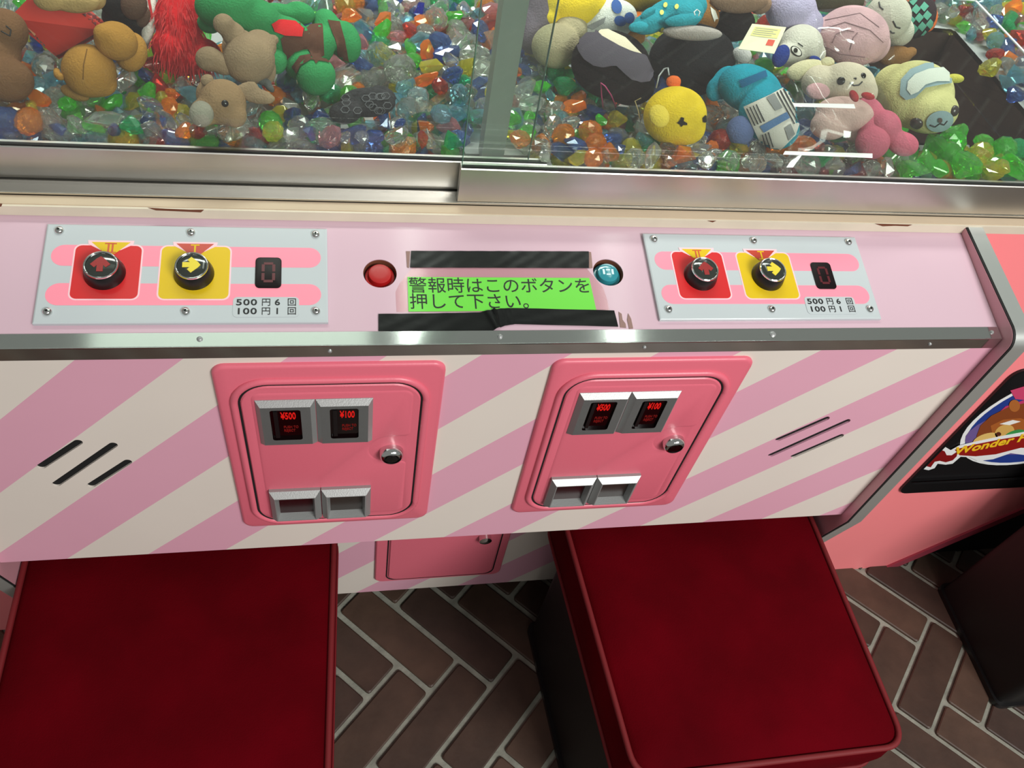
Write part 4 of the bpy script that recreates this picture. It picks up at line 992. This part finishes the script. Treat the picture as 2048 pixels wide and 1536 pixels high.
simple('small orange plush limb by the chute wall', [(1862, 40, 12, 24, 15, 0.985)], plush_mat('orange', (226, 110, 52)))
simple('small brown bear plush peeking out behind the goggled plush', [(1790, 112, 36, 20, -5, 0.985), (1822, 104, 12, 11, 0, 0.99)], plush_mat('bear', (136, 96, 56)))
# goggled plush
p = prize('plush_toy', 1835, 195, 'pale yellow plush toy with light blue goggles pushed up')
PY = plush_mat('paleyellow', (206, 200, 140))
B1 = blob('body', [pe(1832, 190, 74, 66, 18, 0.99, 56), pe(1858, 222, 56, 44, 10, 0.985, 46), pe(1790, 175, 44, 46, 0, 0.985)], PY, p)
blob('ear', [pe(1910, 157, 18, 9, 5, 0.99)], plush_mat('earyellow', (200, 192, 84)), p)
GB = F_('goggleblue', (142, 164, 170))
decal('goggle_strap', [B1], [(1800, 190), (1802, 160), (1820, 140), (1850, 128), (1885, 126), (1900, 140), (1908, 166), (1880, 170), (1850, 176), (1830, 196), (1812, 200)], GB, p, 0.0014)
decal('goggle_lens', [B1], [(1814, 180), (1816, 164), (1830, 150), (1856, 140), (1884, 137), (1896, 148), (1896, 164), (1872, 164), (1850, 170), (1836, 184), (1822, 190)], F_('lens', (206, 210, 200)), p, 0.0022)
MZ = decal('muzzle', [B1], ellp(1879, 242, 27, 20, -15), GB, p, 0.0012)
stitch('mouth', [B1, MZ], [(1860, 250), (1870, 254), (1880, 247), (1888, 250), (1896, 240)], 0.0008, INK, p)
decal('nose', [B1, MZ], ellp(1880, 240, 4, 5), F_('brownnose', (90, 74, 70)), p, 0.0012, 3)
bead('eye', 1833, 247, 13, [B1], mat('brown_eye', (52, 44, 42), 0.2), p, 0.6); bead('eye', 1909, 222, 11, [B1], mat('brown_eye', (52, 44, 42), 0.2), p, 0.6)
# bunny with pink boots in a plastic bag
p = prize('plush_toy', 1720, 210, 'cream bunny plush with pink boots inside a clear plastic bag')
CB = plush_mat('bunny', (212, 198, 176))
H1 = blob('head', [pe(1695, 168, 56, 42, 12, 1.0, 38), pe(1640, 165, 38, 34, 10, 0.995), pe(1725, 185, 30, 30, 0, 0.995)], CB, p)
blob('ear', [pe(1612, 140, 40, 20, -12, 1.0, 14)], plush_mat('creamear', (206, 196, 160)), p); blob('ear', [pe(1655, 126, 14, 12, 0, 1.01, 8)], plush_mat('creamear', (206, 196, 160)), p)
blob('body', [pe(1690, 228, 60, 34, 8, 0.985, 32), pe(1660, 250, 40, 30, 0, 0.975), pe(1720, 260, 34, 28, 0, 0.97)], plush_mat('paleskin', (216, 180, 172)), p)
blob('cheek', [pe(1636, 182, 24, 16, 8, 1.01, 10)], plush_mat('cheek', (222, 172, 176)), p)
PB = plush_mat('boot', (208, 104, 126))
blob('boot', [pe(1740, 222, 32, 24, 45, 0.99), pe(1770, 252, 34, 30, 45, 0.985), pe(1806, 288, 32, 24, 20, 0.975)], PB, p)
blob('boot', [pe(1735, 250, 30, 26, 60, 0.98), pe(1745, 285, 34, 34, 0, 0.972)], PB, p)
bead('eye', 1682, 162, 8, [H1], EYE, p, 0.4); bead('eye', 1727, 151, 6, [H1], EYE, p, 0.4)
stitch('smile', [H1], [(1700, 166), (1708, 171), (1718, 170), (1726, 162)], 0.0008, INK, p); stitch('nose', [H1], [(1708, 157), (1712, 156), (1712, 160)], 0.0007, INK, p)
blob('ribbon', [pe(1708, 192, 8, 13, -30, 1.012, 5)], plush_mat('ribbon', (176, 48, 52)), p); blob('ribbon', [pe(1736, 192, 14, 7, 15, 1.012, 5)], plush_mat('ribbon', (176, 48, 52)), p)
# wrapper film: crinkled clear sheet over the toy, with two sealed strips, their highlight bands painted white
p = prize('plastic_bag', 1690, 240, 'clear crinkled plastic bag over the bunny plush', 'bag', 0.96)
inv = p.matrix_basis.inverted(); rng = random.Random(11)
def film(px0, py0, px1, py1, px2, py2, px3, py3, z0, z1, nx, ny, amp, nm, m_):
    b = B(); V = []
    for i in range(nx + 1):
        for j in range(ny + 1):
            u = i / nx; v = j / ny
            x = (px0 * (1 - u) + px1 * u) * (1 - v) + (px3 * (1 - u) + px2 * u) * v; y = (py0 * (1 - u) + py1 * u) * (1 - v) + (py3 * (1 - u) + py2 * u) * v
            V.append(inv @ at(x, y, z0 * (1 - v) + z1 * v + 0.012 * math.sin(PI * u) * math.sin(PI * v) + rng.uniform(-amp, amp)))
    Fq = []
    for i in range(nx):
        for j in range(ny):
            a = i * (ny + 1) + j; c = (a, a + 1, a + ny + 2, a + ny + 1)
            Fq += [(c[0], c[1], c[2]), (c[0], c[2], c[3])] if rng.random() < 0.5 else [(c[0], c[1], c[3]), (c[1], c[2], c[3])]
    b.add(V, Fq); return b.obj(nm, m_, p, nm == 'film')
film(1600, 150, 1760, 170, 1840, 330, 1570, 335, 1.035, 0.975, 7, 7, 0.0025, 'film', FILM)
SEAL = mat('seal_highlight', (238, 238, 236), 0.15, coat=0.6)
film(1586, 206, 1708, 208, 1711, 217, 1590, 213, 1.046, 1.044, 8, 1, 0.0003, 'seal_highlight_strip', SEAL)
film(1570, 302, 1745, 307, 1745, 316, 1566, 309, 0.992, 0.99, 8, 1, 0.0003, 'seal_highlight_strip', SEAL)
p = prize('plastic_wrapper', 1705, 72, 'clear wrapper film over the round pink plush', 'wrapper', 0.99)
inv = p.matrix_basis.inverted()
film(1630, 20, 1780, 10, 1790, 120, 1640, 120, 1.065, 1.04, 6, 6, 0.003, 'film', FILM)

# ================================================================== ACRYLIC GEMS
def gem_round():
    b = B(); vs, fs = ico(2); r = random.Random(2)
    b.add([Vector((v.x, v.y, v.z * 0.86)) * r.uniform(0.97, 1.02) for v in vs], fs); return b
def gem_brilliant():
    b = B(); n = 8; R = []
    for r, z, o in ((0.30, -0.75, 0), (0.98, 0.05, 0.5), (1.0, 0.18, 0.5), (0.80, 0.48, 0), (0.48, 0.60, 0.5)):
        R.append([(r * math.cos(2 * PI * (j + o) / n), r * math.sin(2 * PI * (j + o) / n), z) for j in range(n)])
    return b.rings(R)
def gem_rock(seed, st):
    bm = bmesh.new(); r = random.Random(seed)
    for q in range(16):
        v = Vector((r.gauss(0, 1), r.gauss(0, 1), r.gauss(0, 1))).normalized() * r.uniform(0.85, 1.1); bm.verts.new((v.x * st, v.y * 0.82, v.z * 0.72))
    bmesh.ops.convex_hull(bm, input=bm.verts); bm.verts.ensure_lookup_table()
    loose = [v for v in bm.verts if not v.link_faces]; bmesh.ops.delete(bm, geom=loose, context='VERTS')
    bmesh.ops.bevel(bm, geom=list(bm.edges), offset=0.10, segments=1, affect='EDGES', profile=0.5, clamp_overlap=True)
    b = B(); bm.verts.index_update(); b.add([v.co.copy() for v in bm.verts], [tuple(v.index for v in f.verts) for f in bm.faces]); bm.free(); return b
SHP = [('round', gem_round(), True), ('cut', gem_brilliant(), False), ('rough', gem_rock(4, 1.15), False), ('long', gem_rock(9, 1.6), False), ('rough', gem_rock(17, 1.05), False)]
GC = {'c': ('clear', (236, 238, 232), 0.05), 'o': ('orange', (252, 152, 48), 0.17), 'g': ('green', (104, 222, 80), 0.15), 'e': ('emerald', (52, 190, 126), 0.17), 'b': ('blue', (88, 124, 196), 0.12),
      'l': ('pale blue', (146, 206, 222), 0.10), 'y': ('yellow', (232, 222, 80), 0.14), 'r': ('red', (200, 66, 52), 0.16), 'p': ('pink', (232, 156, 164), 0.12), 'd': ('dark blue', (36, 52, 170), 0.2)}
GM = {k: gem_mat(v[0].replace(' ', '_'), v[1], v[2]) for k, v in GC.items()}
SMESH = []
for nm, b, sm in SHP:
    o = b.obj('gem', GM['c'], None, False); me = o.data; D.objects.remove(o); SMESH.append(me)
HINT = '''c 38 192 18|o 78 197 20|b 15 240 26|y 65 225 18|o 50 266 26|c 92 236 30|c 112 196 20|g 135 210 16|c 150 258 20|g 183 275 20|c 208 244 24|l 240 230 18|e 262 274 24|c 307 268 22|c 265 236 20|c 300 214 24|g 296 182 22|g 226 208 16|o 340 214 18|c 366 238 16|o 366 276 18|r 396 266 16|c 424 262 20|o 345 188 14|b 326 242 14|c 470 270 24|r 510 280 14|y 546 282 20|g 541 246 23|b 590 232 24|c 640 262 30|p 662 282 24|b 708 266 24|b 746 284 20|b 770 240 22|b 800 250 16|c 795 288 24|o 848 254 22|c 858 280 20|e 904 282 22|c 850 218 22|l 882 230 20|l 918 190 20|o 855 104 20|y 864 136 22|o 850 158 18|g 822 98 16|g 826 122 16|p 795 74 16|o 768 44 20|g 762 62 18|c 800 138 30|c 760 112 26|l 735 66 20|o 700 30 20|y 690 10 20|d 836 20 17|o 846 42 18|r 820 60 16|c 872 40 22|c 850 70 20|b 892 106 22|g 906 34 18|c 922 62 20|b 906 150 20|c 902 122 18|r 880 172 16|c 780 20 22|g 765 12 14|c 930 20 20|c 940 110 20|l 725 110 16|b 720 130 18|c 690 165 26|b 640 232 20|l 705 195 12|c 580 285 18|c 600 255 22|y 668 224 8|c 30 286 20|b 110 284 18|c 60 290 16|b 225 285 16|c 385 290 16|c 450 292 18|b 620 290 20|c 690 296 14|c 725 296 14|r 850 300 14|c 820 306 12
y 1076 106 24|b 1050 140 20|o 1034 142 12|e 1112 146 18|e 1140 150 16|c 1046 180 26|g 1082 176 22|e 1130 172 22|o 1160 196 20|o 1146 212 18|c 1110 218 23|b 1182 224 20|c 1220 206 18|y 1232 238 24|c 1062 210 20|o 1040 280 20|g 1024 236 18|g 1054 268 18|c 1082 294 22|c 1106 254 22|o 1126 270 22|c 1142 246 18|o 1180 262 22|o 1190 288 22|b 1150 292 18|y 1156 316 18|o 1222 304 22|b 1240 298 16|l 1286 280 20|c 1270 318 20|c 1312 328 20|o 1370 326 30|c 1430 310 18|c 1458 318 20|r 1440 280 22|o 1422 296 14|c 1392 300 20|c 1500 322 20|c 1334 300 18|o 1190 326 18|c 1096 322 18|c 1218 332 18|c 1348 342 14|c 1420 338 16|c 1470 340 14|c 1520 340 18|y 1022 268 12|g 1060 232 14|l 1100 190 12|c 1170 300 12|g 1200 240 14
g 1872 300 30|g 1850 330 28|g 1902 286 26|g 1930 330 30|y 1962 308 22|y 1976 340 24|g 2008 300 24|e 2036 298 20|y 2004 346 22|g 2036 336 24|c 1560 346 22|c 1620 338 24|c 1680 346 24|c 1742 340 22|e 1640 322 18|o 1610 288 20|r 1640 296 16|g 1916 268 26|y 1980 136 20|l 2032 152 22|r 2040 76 22|g 1880 340 22|g 1820 344 22|c 1800 322 18|c 1780 345 18|g 1900 310 24|y 1950 330 20|l 2010 170 16|b 2030 190 18|r 1990 110 16|o 2020 20 22|b 1990 40 18|c 2040 40 18|c 1650 300 18|c 1590 320 20'''
rg = random.Random(21); gems = []
def gem_at(c, k, s, shp=None):
    R = Matrix.Rotation(rg.uniform(0, 6.28), 3, 'Z') @ Matrix.Rotation(rg.uniform(-0.9, 0.9), 3, 'X') @ Matrix.Rotation(rg.uniform(-0.9, 0.9), 3, 'Y')
    gems.append((c, k, s, rg.randrange(len(SHP)) if shp is None else shp, R))
GEMZ = 0.957
def ymin(x): return 0.1935 if x < 0.05 else 0.176
for ln_ in HINT.split('\n'):
    for it in ln_.split('|'):
        k, x, y, r = it.split(); c = at(float(x), float(y), GEMZ + rg.uniform(-0.002, 0.004)); s = (c - CAM).dot(FWD) / FPX * float(r) * 1.15
        c.y = max(c.y, ymin(c.x) + s * 0.3 - 0.004)
        gem_at(c, k, s)
n_hint = len(gems)
def covered(px, py, k=0.82):
    for fx, fy, rx, ry, a in FOOT:
        dx, dy = px - fx, py - fy; u = dx * math.cos(a) + dy * math.sin(a); v = -dx * math.sin(a) + dy * math.cos(a)
        if (u / (rx * k)) ** 2 + (v / (ry * k)) ** 2 < 1: return True
    return False
POOL = 'cccccccccccccooggbbbbllllyyerp'
stuff = []; y = 0.188; row = 0
while y < 0.80:
    x = -1.10 + (0.0105 if row % 2 else 0)
    while x < 1.45:
        c = Vector((x + rg.uniform(-.005, .005), max(ymin(x), y + rg.uniform(-.005, .005)), GEMZ - 0.0055 + rg.uniform(-.004, .004)))
        x += 0.0235
        if HX0 - 0.012 < c.x < HX1 + 0.012 and HY0 - 0.012 < c.y < HY1 + 0.012: continue
        if -0.02 < c.x < 0.03 and 0.182 < c.y < 0.232: continue
        px, py = px_of(c)
        if not (-700 < px < 2800 and -400 < py < 460): continue
        k = rg.choice('gggggyyec' if (px > 1780 and py > 240) else POOL); s = rg.uniform(0.0120, 0.0155)
        near = any((g[0] - c).length < (g[2] + s) * 0.62 for g in gems[:n_hint])
        if near: c.z -= 0.007; stuff.append((c, k, s, rg.randrange(5), None)); continue
        if covered(px, py, 0.74): continue
        if covered(px, py): stuff.append((c - Vector((0, 0, 0.006)), k, s, rg.randrange(5), None)); continue
        gem_at(c, k, s)
    y += 0.021; row += 1
y = 0.192
while y < 0.78:
    x = -1.05
    while x < 1.4:
        c = Vector((x + rg.uniform(-.006, .006), max(ymin(x), y), 0.941)); x += 0.023
        if HX0 - 0.012 < c.x < HX1 + 0.012 and HY0 - 0.012 < c.y < HY1 + 0.012: continue
        if -0.02 < c.x < 0.03 and 0.18 < c.y < 0.232: continue
        px, py = px_of(c)
        if -700 < px < 2800 and -400 < py < 460 and not covered(px, py, 0.6): stuff.append((c, rg.choice(POOL), 0.0115, rg.randrange(5), None))
    y += 0.022
vis = sorted(range(n_hint, len(gems)), key=lambda i: (gems[i][0] - CAM).length)
def inframe(i):
    px, py = px_of(gems[i][0]); return -5 < px < 2053 and -5 < py < 372
single = [i for i in range(n_hint) if inframe(i)]
for i in vis:
    if len(single) >= 298: break
    px, py = px_of(gems[i][0])
    if inframe(i) and not covered(px, py, 1.0): single.append(i)
chosen = set(single)
ANCH = [(20, 130, 'the dark brown plush'), (95, 215, 'the dark brown plush'), (180, 150, 'the tan puppy plush'), (350, 130, 'the red shaggy plush'), (440, 190, 'the taupe bunny'), (630, 120, 'the green plush'), (735, 205, 'the black lace pouch'),
        (985, 60, 'the upper mullion'), (985, 230, 'the mullion foot'), (1110, 92, 'the dusty cream plush'), (1225, 140, 'the grey-hooded black plush'), (1350, 232, 'the yellow chick'), (1520, 220, 'the teal plush'), (1690, 230, 'the bagged bunny'), (1835, 200, 'the goggled plush'), (1970, 60, 'the chute wall')]
WORD = {'round': 'rounded', 'cut': 'brilliant-cut', 'rough': 'chunky faceted', 'long': 'long faceted'}
GL = {}
for i in single:
    c, k, s, sh, R = gems[i]
    o = D.objects.new('acrylic_gem', SMESH[sh]); COL.objects.link(o)
    o.location = c; o.rotation_euler = R.to_euler(); o.scale = (s, s, s)
    o.material_slots[0].link = 'OBJECT'; o.material_slots[0].material = GM[k]
    px, py = px_of(c)
    ax, ay, nm = min(ANCH, key=lambda t: (t[0] - px) ** 2 + ((t[1] - py) * 1.2) ** 2)
    dx, dy = px - ax, py - ay
    way = ('in front of' if dy > 0 else 'behind') if abs(dx) < abs(dy) * 0.5 else (('right' if dx > 0 else 'left') + ' of' if abs(dy) < abs(dx) * 0.5 else ('front ' if dy > 0 else 'rear ') + ('right' if dx > 0 else 'left') + ' of')
    lab = '%s %s acrylic gem %s %s' % (GC[k][0], WORD[SHP[sh][0]], way, nm)
    if c.y < 0.215: lab += ', against the glass'
    tag(o, lab, 'gem', '%s acrylic gems in the glass case' % GC[k][0]); GL.setdefault(lab, []).append((px, o))
for lab, L_ in GL.items():
    if len(L_) in (2, 3) and len(lab.split()) < 15:
        for (px, o), wd in zip(sorted(L_, key=lambda t: t[0]), ('leftmost', 'rightmost') if len(L_) == 2 else ('leftmost', 'middle', 'rightmost')): o['label'] = lab + ', the ' + wd
rest = [gems[i] for i in range(len(gems)) if i not in chosen]
b = B(); keys = list(GC)
for c, k, s, sh, R in rest + stuff:
    R = R or (Matrix.Rotation(rg.uniform(0, 6.28), 3, 'Z') @ Matrix.Rotation(rg.uniform(-1, 1), 3, 'X'))
    sb = SHP[sh][1]; b.add([c + R @ (Vector(v) * s) for v in sb.v], sb.f, keys.index(k))
o = b.obj('gem_bed', [GM[k] for k in keys], None)
tag(o, 'bed of many-coloured acrylic gems under and between the prizes', 'gems', kind='stuff')
print('gems', len(gems), 'single', len(single), 'stuff', len(rest) + len(stuff), 'bricks', n_t)
